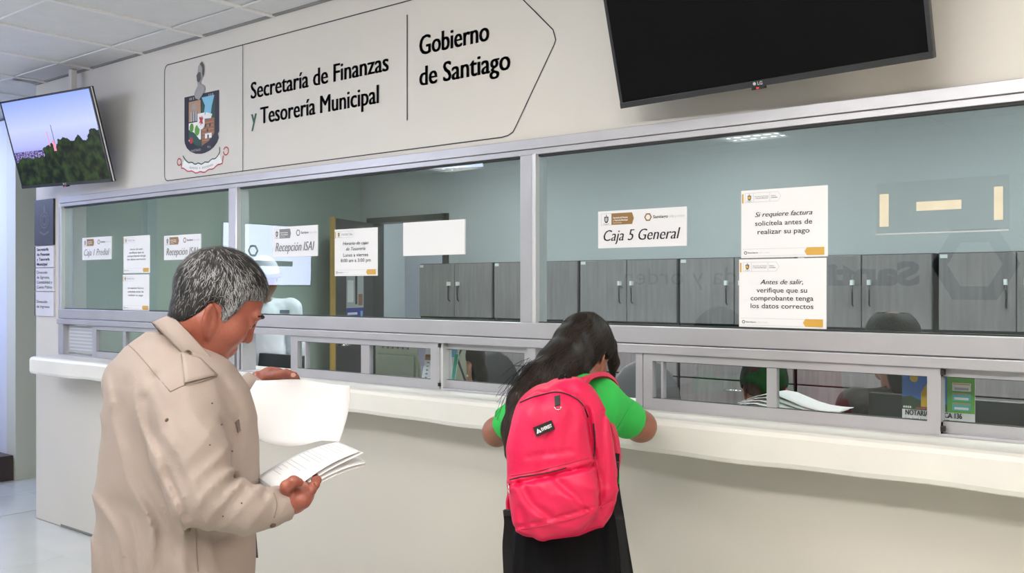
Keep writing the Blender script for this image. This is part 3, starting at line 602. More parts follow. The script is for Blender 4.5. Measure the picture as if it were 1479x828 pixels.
# cabinets
YC = 2.72; 
def cabinet(x, label, loc=None):
    t = empty('storage_cabinet', (x, YC, 0), label, 'cabinet', 'grey wood cabinets along the back of the clerks room'); w_ = .777
    G().box(x, x+w_, YC+.02, YI-.005, .0, 1.205).box(x, x+w_, YC+.02, YI-.005, 1.205, 1.66).build('carcass', M_cabd, t)
    hb = .004
    for s in (0, 1):
        a = x+.006+s*(w_/2-.003); b = a+w_/2-.009
        dn = G().box(a, b, YC, YC+.018, 1.235, 1.655).build('door', M_cab, t, bevel=.002)
        hx = (b-.045) if s == 0 else (a+.045)
        G().tube([(hx, YC, 1.5), (hx, YC-.022, 1.49), (hx+.006, YC-.03, 1.43), (hx+.003, YC-.022, 1.37), (hx, YC, 1.36)], [.006, .006, .005, .005, .004], 6).build('handle', mat('dark_metal', (.05, .05, .055), .25, .8), dn, smooth=True)
        G().box(hx-.008, hx+.008, YC-.030, YC, 1.482, 1.512).build('handle_highlight', mat('highlight_white', (.85, .85, .85), .3), dn)  # bright box put in as the chrome highlight at the handle tip
    dn = G().box(x+.006, x+w_-.006, YC, YC+.018, .885, 1.18).build('drawer', M_cab, t, bevel=.002)
    dn2 = G().box(x+.006, x+w_-.006, YC, YC+.018, .56, .875).build('drawer', M_cab, t, bevel=.002)
    xm = x+w_/2
    G().tube([(xm-.06, YC, .82), (xm-.055, YC-.025, .82), (xm+.055, YC-.025, .82), (xm+.06, YC, .82)], .006, 6).build('handle', M_chrome, dn2, smooth=True)
    G().box(x+.006, x+w_-.006, YC, YC+.018, .08, .55).build('drawer', M_cab, t, bevel=.002)
    G().box(x+.012, x+.05, YC-.001, YC, 1.63, 1.65).build('number_label', mat('label_white', (.7, .72, .72), .5), t)
    return t
cl = ['grey wood cabinet nearest the office doorway, first of the row', 'second grey wood cabinet from the doorway, behind the post left of the schoolgirl',
      'grey wood cabinet below the Caja 5 General sign', 'grey wood cabinet behind the stacked pair of notices', 'grey wood cabinet just right of the stacked notices, behind the top of a dark head',
      'grey wood cabinet at the right edge of the view']
for k, l_ in enumerate(cl): cabinet(-5.337+.7915*k+(.012 if k == 5 else 0), l_)
cabinet(-5.337+.7915*6+.012, 'grey wood cabinet beyond the right edge, last of the row')
# desks inside
for a, b, l_ in ((-5.6, -3.5, 'dark laminate desk inside the left window'), (-3.45, -1.7, 'dark laminate desk inside the middle window'), (-1.65, .9, 'dark laminate desk inside the right window')):
    t = empty('desk', ((a+b)/2, .6, 0), l_, 'desk', "clerks' desks behind the glass")
    G().box(a, b, .26, .44, .72, .75).build('desk_top', M_desk, t, bevel=.003)
    for x in (a+.02, b-.05): box('side_panel', x, x+.03, .28, .42, 0, .72, M_desk, t)
# monitors
def monitor(x0, x1, y, ztop, label, yaw=0):
    t = empty('monitor', ((x0+x1)/2, y, .75), label, 'monitor', 'computer monitors on the desks')
    g = G().box(x0, x1, y, y+.03, ztop-.34, ztop); g.build('casing', mat('monitor_back', (.022, .026, .028), .4), t, bevel=.004)
    box('screen', x0+.012, x1-.012, y+.0305, y+.032, ztop-.33, ztop-.012, M_blackg, t)
    G().box((x0+x1)/2-.03, (x0+x1)/2+.03, y+.0, y+.04, .76, ztop-.2).box((x0+x1)/2-.12, (x0+x1)/2+.12, y-.05, y+.12, .75, .765).build('stand', M_black, t)
p = W(1254, 567, .5); monitor(p[0], p[0]+.56, .5, p[2], 'black monitor back behind the notary calendar')
p = W(446, 524, .42); monitor(p[0]-.62, p[0]-.10, .45, 1.10, 'low black monitor in the open window below the clerk in the white shirt')
# notary calendar
cy = .14; a = W(1303, 612, cy); b = W(1408, 612, cy); zt = W(1340, 536, cy)[2]; zb = SILL
t = empty('desk_calendar', ((a[0]+b[0])/2, cy, SILL), 'notary advertising calendar with blue and green panels standing inside the right window', 'calendar')
wq = b[0]-a[0]; hq = zt-zb
box('card', a[0], b[0], cy, cy+.003, zb, zt, M_card, t)
for s in (-1, 1): 
    G().raw([(a[0]+wq*(.5+s*.4), cy+.003, zb), (a[0]+wq*(.5+s*.4), cy+.003, zt*.5+zb*.5), (a[0]+wq*(.5+s*.4), cy+.07, zb), (a[0]+wq*(.5+s*.4)+.002, cy+.003, zb), (a[0]+wq*(.5+s*.4)+.002, cy+.003, zt*.5+zb*.5), (a[0]+wq*(.5+s*.4)+.002, cy+.07, zb)], [(0, 1, 2), (5, 4, 3), (0, 3, 4, 1), (1, 4, 5, 2), (0, 2, 5, 3)]).build('easel', M_card, t)
f = Flat((a[0], cy-.0005, zb)); M_ysl = mat('yellow_print', (.62, .40, .02), .4); M_calg = mat('calendar_green', (.12, .42, .05), .4); M_cyan = mat('cyan_print', (.10, .50, .52), .4); M_blue = mat('blue_print', (.04, .17, .55), .4); M_hill = mat('hill_print', (.03, .07, .03), .5)
f.rect(0, hq*.3, wq*.63, hq, M_blue, 1); f.poly([(0, hq*.3), (0, hq*.52), (wq*.12, hq*.55), (wq*.3, hq*.45), (wq*.5, hq*.5), (wq*.63, hq*.42), (wq*.63, hq*.3)], M_hill, 2)
f.poly([(wq*.27, hq*.36), (wq*.27, hq*.6), (wq*.31, hq*.7), (wq*.36, hq*.78), (wq*.4, hq*.7), (wq*.4, hq*.36)], M_ysl, 3); f.rect(wq*.63, hq*.3, wq, hq, M_calg, 1)
for k, m_ in enumerate((M_white, M_cyan, M_cyan)): f.rect(wq*.7, hq*(.68-.17*k), wq*.95, hq*(.82-.17*k), m_, 2); f.rect(wq*.71, hq*(.79-.17*k), wq*.94, hq*(.81-.17*k), M_gold, 3); f.rect(wq*.73, hq*(.70-.17*k), wq*.92, hq*(.74-.17*k), M_white if k else M_lgrey, 3)
[f.rect(wq*(.12+.03*k), hq*.93, wq*(.14+.03*k), hq*.95, M_white, 3) for k in range(7)]; [f.rect(wq*(.02+.03*k), hq*.325, wq*(.043+.03*k), hq*.36, M_white, 4) for k in range(4)]; f.rect(wq*.2, hq*.33, wq*.4, hq*.35, M_red_ink, 4)
f.poly([(wq*.17+.012*math.cos(q), hq*.86+.012*math.sin(q)) for q in np.linspace(0, 2*PI, 10)[:-1]], M_ysl, 3)
f.text('NOTARIA PUBLICA 136', wq*.05, hq*.20, .016, M_ink, w=wq*.78, l=2, weight=.005, smear=.0006); f.text('Lic. José Juan                Treviño', wq*.05, hq*.11, .010, M_ink, w=wq*.76, l=2); f.rect(wq*.05, hq*.06, wq*.8, hq*.068, M_blue, 2)
f.build('print', t)
# second calendar (tent)
cy = .16; a = W(608, 546, cy); b = W(656, 546, cy); zt = W(630, 499, cy)[2]
t = empty('tent_calendar', ((a[0]+b[0])/2, cy, SILL), 'tent calendar with blue top and green edge beside the clerk with red glasses', 'calendar'); wq = b[0]-a[0]; hq = zt-SILL
f = Flat((a[0], cy, SILL), (1, 0, 0), nrm([0, .22, 1]), nrm([0, -1, .22])); f.slab(0, 0, wq, hq, M_card, .002); f.build('front_card', t)
f = Flat((a[0]-.085, cy+.1, SILL), (1, 0, 0), nrm([0, -.22, 1]), nrm([0, 1, .22])); f.slab(0, 0, wq, hq, mat('lavender_card', (.40, .38, .55), .5), .002); f.build('back_card', t)
f = Flat((a[0], cy-.001, SILL), (1, 0, 0), nrm([0, .22, 1]), nrm([0, -1, .22])); f.rect(wq*.5, hq*.72, wq*.95, hq*.95, M_sky, 1); f.rect(wq*.02, hq*.6, wq*.2, hq*.75, M_brown, 1); f.rect(wq*.9, 0, wq, hq*.8, mat('mint_print', (.05, .45, .30), .4), 2)
for i in range(4):
    for j in range(5): f.rect(wq*(.1+.2*i), hq*(.12+.1*j), wq*(.17+.2*i), hq*(.15+.1*j), M_blue if (i+j) % 3 else M_grey, 1)
f.build('print', t)
# papers on the inner ledge
cy = .2
t = empty('paper_stack', (-1.25, cy, SILL), 'loose stack of white papers behind the right sliding window', 'papers')
for k in range(5):
    p0 = W(1052+2*k, 590, .13); P = np.zeros((9, 4, 3))
    for i in range(9):
        for j in range(4): P[i, j] = (-1.36+.30*i/8+.012*k, .08+.15*j/3+.01*k, SILL+.002+.006*k+.022*math.exp(-((i/8-.25)/.3)**2)*(1+.2*k)+.002*math.sin(i+k))
    G().grid(P, thick=.0012).build('sheet', M_paper2, t, smooth=True)
# beige printer and cable
t = empty('printer', (-3.2, .5, .75), 'beige office printer behind the middle sliding window', 'printer')
xa, xb = W(541, 500, .45)[0], W(606, 500, .45)[0]; zt = W(570, 486, .45)[2]
M_be = mat('beige_plastic', (.30, .32, .25), .5, var=.1)
G().box(xa, xb, .45, .8, .75, zt).build('printer_body', M_be, t, bevel=.012)
G().box(xa+.03, xb-.03, .44, .45, .80, zt-.09).build('front_panel', mat('beige_panel', (.25, .28, .23), .4), t, bevel=.004)
for k in range(6): G().box(xa+.05+.035*k, xa+.065+.035*k, .441, .449, zt-.06, zt-.035).build('button', M_grey, t)
t = G().tube([L_ for L_ in [(-2.86+.0, .42, 1.20), (-2.84, .41, 1.19), (-2.845, .4, 1.15), (-2.82, .4, 1.10), (-2.79, .42, 1.0), (-2.77, .45, .9), (-2.75, .45, .76)]], [.02, .018, .006, .005, .005, .005, .005]).build('phone_cable', M_black, None, smooth=True)
tagit(t, 'black plug and hanging cable beside the tent calendar', 'cable')

# ================================================================ figures: signed distance fields -> one surface
def sm(a, b, k): h = np.clip(.5+.5*(b-a)/k, 0, 1); return b*(1-h)+a*h-k*h*(1-h)
def smx(a, b, k): return -sm(-a, -b, k)
def cone(P, a, b, ra, rb):
    a = np.asarray(a); ba = np.asarray(b)-a; t = np.clip(((P-a)@ba)/(ba@ba), 0, 1); return np.linalg.norm(P-a-t[..., None]*ba, axis=-1)-(ra+(rb-ra)*t)
def chain(P, pts, rs, k=.02):
    d = None
    for i in range(len(pts)-1):
        e = cone(P, pts[i], pts[i+1], rs[i], rs[i+1]); d = e if d is None else sm(d, e, k)
    return d
def ell(P, c, r, A=None):
    q = P-np.asarray(c)
    if A is not None: q = q@np.asarray(A).T
    r = np.asarray(r); k0 = np.linalg.norm(q/r, axis=-1); k1 = np.linalg.norm(q/(r*r), axis=-1)+1e-9; return k0*(k0-1)/k1
def nets(fn, lo, hi, h):
    lo = np.asarray(lo, float); hi = np.asarray(hi, float); n = np.ceil((hi-lo)/h).astype(int)+1
    ax = [lo[i]+h*np.arange(n[i]) for i in range(3)]; Gd = np.stack(np.meshgrid(*ax, indexing='ij'), -1)
    V = np.asarray(fn(Gd)); I = V < 0; m = n-1
    acc = np.zeros((*m, 3)); cnt = np.zeros(m)
    for axn in range(3):
        o = [a for a in range(3) if a != axn]
        for da in (0, 1):
            for db in (0, 1):
                s0 = [None]*3; s1 = [None]*3
                s0[axn] = slice(0, m[axn]); s1[axn] = slice(1, m[axn]+1)
                for (a, dlt) in ((o[0], da), (o[1], db)): s0[a] = s1[a] = slice(dlt, dlt+m[a])
                v0 = V[tuple(s0)]; v1 = V[tuple(s1)]; cr = I[tuple(s0)] != I[tuple(s1)]
                t = np.where(cr, v0/(v0-v1+1e-12), 0); cnt += cr
                acc[..., axn] += t; acc[..., o[0]] += cr*da; acc[..., o[1]] += cr*db
    act = cnt > 0; idx = -np.ones(m, int); idx[act] = np.arange(act.sum())
    ijk = np.argwhere(act); P = lo+h*(ijk+acc[act]/cnt[act][:, None]); FC = []
    for axn in range(3):
        o = [(axn+1) % 3, (axn+2) % 3]
        s0 = [slice(1, m[k]) for k in range(3)]; s0[axn] = slice(0, m[axn]); s1 = list(s0); s1[axn] = slice(1, m[axn]+1)
        cr = I[tuple(s0)] != I[tuple(s1)]; q = np.argwhere(cr)
        if not len(q): continue
        off = np.array([1, 1, 1]); off[axn] = 0; q = q+off
        ins = I[tuple(q.T)]
        def at(d0, d1): r = q.copy(); r[:, o[0]] -= d0; r[:, o[1]] -= d1; return idx[tuple(r.T)]
        qd = np.stack([at(1, 1), at(0, 1), at(0, 0), at(1, 0)], 1); qd[~ins] = qd[~ins][:, ::-1]; FC.append(qd)
    return P, np.concatenate(FC)
def sdf_obj(name, parts, m, parent, cols=None):     # parts: list of (fn, lo, hi, h)
    VV = []; FF = []; n = 0
    for fn, lo, hi, h in parts:
        P, Q = nets(fn, lo, hi, h); VV.append(P); FF.append(Q+n); n += len(P)
    P = np.concatenate(VV); Q = np.concatenate(FF)
    c = cols(P) if cols else None
    o = mk(name, cw(P), Q.tolist(), m, parent, smooth=True, cols=c)
    bv = BVHTree.FromPolygons([tuple(p) for p in P], Q.tolist()); return o, bv
def bounds(pts, pad): p = np.array(pts); return p.min(0)-pad, p.max(0)+pad
def on_surf(bv, pix, lift=.001):                    # points of a figure's surface met by the sight lines
    out = []; E = Vector((0, 0, EYE))
    for a, b in pix:
        d = Vector(L(a, b, 1.)-np.array([0, 0, EYE])); 
        hit = bv.ray_cast(E, d.normalized())
        if hit[0] is not None: out.append(np.array(hit[0])+np.array(hit[1])*lift*(1 if hit[1].dot(d) < 0 else -1))
    return np.array(out)
def dense(pix, k=6):
    pix = np.array(pix, float); t = np.linspace(0, len(pix)-1, (len(pix)-1)*k+1); i = np.minimum(t.astype(int), len(pix)-2); u = (t-i)[:, None]
    p0 = pix[np.maximum(i-1, 0)]; p1 = pix[i]; p2 = pix[i+1]; p3 = pix[np.minimum(i+2, len(pix)-1)]
    return .5*((2*p1)+(-p0+p2)*u+(2*p0-5*p1+4*p2-p3)*u*u+(-p0+3*p1-3*p2+p3)*u**3)
def seam(name, bv, pix, r, m, parent, lift=.0005, flat=None, k=6):
    P = on_surf(bv, dense(pix, k), lift)
    if len(P) < 3: return None
    P[1:-1] = (P[:-2]+P[1:-1]*2+P[2:])/4
    return G().tube(cw(P), r, 6, flat=flat).build(name, m, parent, smooth=True)
def polyd(P, pix):      # distance in the picture plane from a polyline, in pixels
    px = CX+F*P[..., 0]/P[..., 1]; py = HY-F*(P[..., 2]-EYE)/P[..., 1]; best = np.full(px.shape, 1e9); pix = np.array(pix, float)
    for a, b in zip(pix[:-1], pix[1:]):
        ba = b-a; t = np.clip(((px-a[0])*ba[0]+(py-a[1])*ba[1])/(ba@ba), 0, 1); best = np.minimum(best, np.hypot(px-a[0]-t*ba[0], py-a[1]-t*ba[1]))
    return best
def lump(P, s, seed=0):
    x, y, z = P[..., 0]*s+seed, P[..., 1]*s+seed*1.7, P[..., 2]*s; a = np.sin(x+1.3*np.sin(z*.9+seed))*np.cos(y*1.1+np.sin(x*.7)); b = np.sin(z*1.3+1.1*np.sin(y*1.2+x)); return (a+b)*.5

def rid(a): return 1-np.abs(np.sin(a))**.7
def pxy(P): return CX+F*P[..., 0]/P[..., 1], HY-F*(P[..., 2]-EYE)/P[..., 1]
M_skin = mat('skin_weathered', (.35, .108, .066), .42, var=.3, vs=14, bump=.14, bs=160, var2=(.24, .062, .040))
M_skin2 = mat('skin_brown', (.30, .115, .065), .42, var=.2, vs=12, bump=.05, bs=200)
M_shirt = mat('khaki_cotton', (.355, .285, .247), .8, var=.07, vs=5, bump=.12, bs=350)
M_shirtd = mat('khaki_seam', (.26, .205, .17), .85)
M_seamd = mat('dark_khaki_seam', (.20, .155, .125), .9)  # darker khaki for the collar stitching and epaulette edge
M_hair_attr = mat('hair_strands', (.1, .1, .1), .5, attr='col', spec=.25)
M_hair_dark = mat('hair_base_dark', (.010, .008, .007), .55, spec=.2, bump=.3, bs=60, stretch=(3, 3, .6))
M_hair_grey = mat('hair_base_grey', (.07, .068, .068), .7, var=.5, vs=30)

def head_axes(az, pitch, rollx=0):
    h = np.array([math.cos(az), math.sin(az), 0]); Fh = h*math.cos(pitch)-UP*math.sin(pitch); Uh = h*math.sin(pitch)+UP*math.cos(pitch); Rh = np.cross(Fh, Uh)
    return Fh, Rh, Uh
def head_fn(O, ax, s, ears=True, face=True):
    A = np.stack(ax)/s
    def fn(P):
        q = (P-O)@A.T; 
        d = ell(q, (-.008, 0, .035), (.098, .076, .09))
        d = sm(d, ell(q, (.03, 0, -.03), (.06, .058, .082)), .03)
        for r in (-1, 1):
            d = sm(d, cone(q, (.0, r*.05, -.045), (.06, r*.014, -.092), .022, .018), .025)
            if face: d = sm(d, ell(q, (.055, r*.038, -.03), (.032, .028, .034)), .025)
        d = sm(d, cone(q, (.064, -.008, -.108), (.064, .008, -.108), .017, .017), .022)
        if face:
            d = sm(d, cone(q, (.082, -.042, .03), (.082, .042, .03), .011, .011), .014)
            for r in (-1, 1): d = smx(d, -(np.linalg.norm(q-np.array([.105, r*.032, .008]), axis=-1)-.018), .012)
            for r in (-1, 1): d = sm(d, np.linalg.norm(q-np.array([.078, r*.032, .008]), axis=-1)-.0135, .004)
            d = sm(d, cone(q, (.088, 0, .022), (.104, 0, -.020), .0075, .0105), .012)
            for r in (-1, 1): d = sm(d, np.linalg.norm(q-np.array([.094, r*.012, -.026]), axis=-1)-.0085, .008)
            d = sm(d, cone(q, (.088, -.018, -.056), (.088, .018, -.056), .0075, .0075), .008); d = sm(d, cone(q, (.086, -.016, -.067), (.086, .016, -.067), .0075, .0075), .006)
        if ears:
            for r in (-1, 1):
                qe = q.copy(); qe[..., 1] = r*q[..., 1]+.40*(q[..., 0]+.012); qe[..., 0] = q[..., 0]+.005+.45*(q[..., 2]+.036)-.011; qe[..., 2] = q[..., 2]+.030
                e = ell(qe, (-.010, .078, -.006), (.0175, .0075, .031)); e = smx(e, -ell(qe, (-.0065, .086, -.004), (.0115, .0065, .022)), .003)
                e = np.minimum(e, ell(qe, (.0045, .078, -.010), (.005, .006, .008))); e = sm(e, cone(qe, (-.013, .0795, .012), (-.010, .0795, -.018), .0028, .0028), .002)
                e = sm(e, ell(qe, (-.004, .074, -.034), (.008, .006, .010)), .006); d = sm(d, e, .005)
        return d*s
    return fn
def hair_line(Fq):   # lower edge of short hair over head coordinate F
    return np.interp(Fq, [-.13, -.085, -.06, -.040, -.030, -.024, -.018, .002, .010, .019, .027, .033, .038, .06, .085, .12], [-.10, -.10, -.09, -.068, -.045, -.012, .001, .001, -.012, -.026, -.028, .0, .042, .058, .075, .085])
def strands(bv, seeds, dirf, nstep, ds, wid, colf, lift=.002, wob=.2, rise=.001):
    V = []; FC = []; C = []; n = 0
    for p in seeds:
        p = np.array(p); pts = []; q = p.copy(); rd = RNG.normal(0, wob, 3); side = None
        for k in range(nstep+1):
            h = bv.find_nearest(Vector(q)); 
            if h[0] is None: break
            c, nn_ = np.array(h[0]), np.array(h[1])
            pts.append((c+nn_*(lift+rise*k), nn_)); d = dirf(c)+rd+RNG.normal(0, wob*.25, 3); d = d-nn_*(d@nn_); q = c+nrm(d)*ds
        if len(pts) < 3: continue
        col = colf(p); K = len(pts)
        for k in range(K):
            t = pts[min(k+1, K-1)][0]-pts[max(k-1, 0)][0]; sd = nrm(np.cross(t+1e-9, pts[k][1])); w_ = wid*(1-.8*(k/(K-1))**2)
            V += [pts[k][0]+sd*w_, pts[k][0]-sd*w_]; C += [col, col]
            if k: a = n+2*k; FC.append((a-2, a-1, a+1, a))
        n += 2*K
    return np.array(V), FC, np.array(C)

# ---------------------------------------------------------------- the man
zM = 2.1
man = empty('man', tuple(cw(np.array([-.76, zM, 0]))), 'grey haired man in a khaki shirt reading papers, seen from behind at left', 'person')
Fb = np.array([.707, .707, 0]); Rb = np.array([.707, -.707, 0])
hO = L(311, 442, 2.12); hax = head_axes(math.radians(27), math.radians(36)); hf = head_fn(hO, hax, 1.0)
shR = L(262, 590, 1.96); elR = L(292, 716, 1.86); wrR = L(408, 728, 1.93)
shL = L(196, 552, 2.19); elL = L(290, 640, 2.37); wrL = L(374, 551, 2.45)
nb = L(266, 515, 2.11)
def neck(P): return chain(P, [nb-UP*.08, nb, hO+hax[0]*-.012+hax[2]*-.045], [.070, .066, .058], .02)
def man_head(P): return sm(sm(hf(P), neck(P), .03), ell(P, hO+hax[0]*.045-hax[2]*.085, (.04, .04, .035)), .03)
def man_core(P):
    d = ell(P, L(252, 640, 2.1), (.13, .13, .26)); d = sm(d, chain(P, [shR, elR, wrR+(wrR-elR)*-.05], [.045, .038, .028]), .02); d = sm(d, chain(P, [shL, elL, wrL], [.045, .038, .028]), .02)
    d = sm(d, chain(P, [L(200, 860, 2.13)*1, np.array([-.84, 2.14, .48]), np.array([-.85, 2.16, .09])], [.08, .06, .04]), .03)
    d = sm(d, chain(P, [L(285, 860, 2.05)*1, np.array([-.68, 2.04, .48]), np.array([-.68, 2.04, .09])], [.08, .06, .04]), .03); return sm(d, neck(P), .03)
# hands
def hand_fn(wr, palm, fingers, thumb, pr=.021):
    def fn(P):
        d = cone(P, wr, palm[0], .027, pr)
        for q in palm[1:]: d = sm(d, cone(P, palm[0], q, pr, pr*.75), .016)
        for i in range(1, len(palm)-1): d = sm(d, cone(P, palm[i], palm[i+1], pr*.7, pr*.7), .012)
        for f_, r0 in fingers: d = sm(d, chain(P, f_, [r0, r0*.98, r0*.92, r0*.78][:len(f_)], .004), .0045)
        d = sm(d, chain(P, thumb, [.0145, .0125, .0115, .009][:len(thumb)], .006), .007); return d
    return fn
# right hand: palm under the near edge of the sheaf, thumb on top
pR = L(424, 722, 1.93)
kn = [L(437, 705, 1.99), L(439, 710, 1.965), L(440, 715, 1.94), L(437, 722, 1.915)]
fR = [([kn[0], L(450, 700, 2.02), L(455, 693, 2.04), L(450, 688, 2.06)], .0095), ([kn[1], L(452, 703, 1.99), L(458, 694, 2.0), L(455, 688, 2.02)], .0098),
      ([kn[2], L(450, 709, 1.96), L(456, 700, 1.965), L(454, 693, 1.975)], .0092), ([kn[3], L(446, 714, 1.93), L(451, 707, 1.935), L(451, 701, 1.94)], .0080)]
thR = [L(413, 714, 1.92), L(414, 703, 1.90), L(424, 696, 1.90), L(432, 697, 1.91)]
rh = hand_fn(wrR, [pR]+kn, fR, thR)
pL = L(390, 545, 2.46)
knl = [L(403, 541, 2.445), L(402, 542, 2.47), L(399, 544, 2.49), L(396, 547, 2.51)]
fL = [([knl[0], L(417, 541, 2.45), L(427, 545, 2.45), L(431, 551, 2.45)], .0092), ([knl[1], L(418, 543, 2.475), L(428, 547, 2.475), L(431, 556, 2.47)], .0092),
      ([knl[2], L(413, 545, 2.5), L(423, 549, 2.495), L(427, 557, 2.485)], .0088), ([knl[3], L(408, 548, 2.52), L(416, 552, 2.51), L(420, 559, 2.5)], .0078)]
thL = [L(388, 545, 2.44), L(402, 542, 2.418), L(414, 540, 2.412), L(425, 542, 2.412)]
lh = hand_fn(wrL, [pL]+knl, fL, thL, .019)
lo, hi = bounds([hO], .16); lo[2] -= .07; lo[0] -= .03; hi[0] += .03
body, bvM = sdf_obj('body', [(man_head, lo-[.02, .0, .0], hi, .0034), (man_core, (-1.12, 1.75, .05), (-.45, 2.6, 1.32), .0125),
    (rh, *bounds([wrR, pR]+[p for f_, _ in fR for p in f_]+thR, .035), .0026), (lh, *bounds([wrL, pL]+[p for f_, _ in fL for p in f_]+thL, .035), .0026)], M_skin, man)
# nails
for p, q in ((thL[3], thL[2]),):
    dd_ = nrm(p-q); c = p-dd_*.001+np.array([0, -.0085, .001]); V, Q = nets(lambda P: ell(P, c, (.0075, .002, .0058)), c-.012, c+.012, .0012); mk('thumbnail', cw(V), Q.tolist(), mat('nail', (.62, .34, .27), .3), man, smooth=True)
# eyes and brows
def hp(f_, r_, u_, O=hO, ax=hax, s=1.0): return O+(ax[0]*f_+ax[1]*r_+ax[2]*u_)*s
for r in (-1, 1):
    c = hp(.0845, r*.032, .008); V, Q = nets(lambda P: np.linalg.norm(P-c, axis=-1)-.0088, c-.013, c+.013, .0015); mk('eye', cw(V), Q.tolist(), mat('eye_dark', (.02, .012, .01), .15), man, smooth=True)
    bp_ = [hp(.096, r*.012, .033), hp(.097, r*.026, .038), hp(.092, r*.041, .037), hp(.083, r*.054, .031)]
    G().tube(cw(np.array(bp_)), [.003, .005, .0045, .002], 6).build('eyebrow', M_hair_dark, man, smooth=True)
# hair
hf0 = head_fn(hO, hax, 1.0, ears=False, face=False); AX = np.stack(hax)
def hairM(P):
    q = (P-hO)@AX.T; reg = hair_line(q[..., 0])-q[..., 2]; base = sm(hf0(P), neck(P), .02)-np.clip(.002-reg*.16, .001, .0095)
    return smx(base, reg*.8, .006)
hm, bvH = sdf_obj('hair', [(hairM, *bounds([hO], .145), .004)], M_hair_grey, man)
me = hm.data; vv = np.array([v.co for v in me.vertices])
seeds = []; tri = np.array([list(p.vertices) for p in me.polygons]); base0 = np.array(wloc(man))
camP = []
VC, _ = nets(hairM, *bounds([hO], .145), .004)
qv = (VC-hO)@AX.T; ok = qv[:, 2] > hair_line(qv[:, 0])+.001
VC = VC[ok]; pick = RNG.integers(0, len(VC), 7500); seeds = VC[pick]+RNG.normal(0, .0015, (7500, 3))
wh = hO+AX.T@np.array([-.07, 0, .095])
def dM(c):
    d = nrm(c-wh); q = (c-hO)@AX.T; return d*1.0-hax[2]*.45+hax[0]*.25*(q[2] > .05)
def cM(p):
    q = (p-hO)@AX.T; g_ = np.clip(.12+1.1*np.exp(-((q[0]-.045)/.05)**2-((q[2]-.02)/.05)**2)+.35*np.exp(-((q[2]-.05)/.045)**2), 0, .92)
    g_ *= np.clip((q[2]+.075)/.05, .15, 1)
    return np.array([.40, .40, .41])*RNG.uniform(.7, 1.2) if RNG.random() < g_*.72 else np.array([.018, .017, .017])*RNG.uniform(.6, 2.2)
V, FC_, C_ = strands(bvH, seeds, dM, 4, .0042, .00062, cM, lift=.0005, wob=.35, rise=.0007)
o = mk('hair_strands', cw(V), FC_, M_hair_attr, hm, cols=C_); o['kind'] = 'stuff'
# shirt
ZS = [.66, .74, .93, 1.03, 1.18, 1.25, 1.30, 1.335, 1.37]; XSX = [250, 250, 252, 256, 259, 255, 250, 244, 240]; SA = [.208, .206, .203, .203, .198, .185, .155, .11, .05]; SB = [.155, .154, .156, .160, .150, .135, .11, .08, .04]
def torsoM(P):
    z = P[..., 2]; cx = (np.interp(z, ZS, XSX)-CX)/F*zM; a = np.interp(z, ZS, SA); b = np.interp(z, ZS, SB)
    dx = P[..., 0]-cx; dy = P[..., 1]-zM; u = (dx*Rb[0]+dy*Rb[1])/a; v = (dx*Fb[0]+dy*Fb[1])/b; r = (np.abs(u)**2.3+np.abs(v)**2.3+1e-9)**(1/2.3)
    d = (r-1)*np.minimum(a, b)*.9; return np.maximum(np.maximum(d, .70-z), z-1.37)
crease = [([(222, 545), (214, 575), (219, 615), (232, 655), (248, 700), (268, 745)], 7, .014), ([(262, 760), (300, 775), (345, 772)], 6, .006),
          ([(205, 580), (192, 640), (205, 700), (235, 765), (285, 820)], 11, .010), ([(182, 560), (172, 640), (180, 720), (212, 790)], 12, .006), ([(165, 600), (158, 700), (168, 790), (175, 830)], 9, .005),
          ([(225, 560), (240, 590), (236, 620)], 5, .007), ([(340, 688), (332, 700), (316, 726)], 4, .010), ([(336, 692), (322, 698)], 6, .010), ([(352, 698), (350, 712)], 4, .006), ([(368, 704), (376, 712), (384, 722)], 4, .007), ([(385, 716), (392, 730), (388, 745)], 4, .004),
          ([(345, 600), (340, 640), (334, 690)], 6, .008), ([(322, 548), (340, 575), (352, 600)], 4, .004), ([(300, 800), (312, 780), (340, 774)], 6, .004), ([(250, 500), (240, 540), (222, 575)], 9, .004)]
def foldM(P):
    nearg = np.clip((2.32-P[..., 1])/.1, 0, 1); t = 0
    for pix, w_, dp_ in crease: dd_ = polyd(P, pix); t = t+dp_*np.exp(-(dd_/w_)**2)-dp_*.35*np.exp(-((dd_-w_*2.2)/(w_*1.2))**2)
    return t*nearg
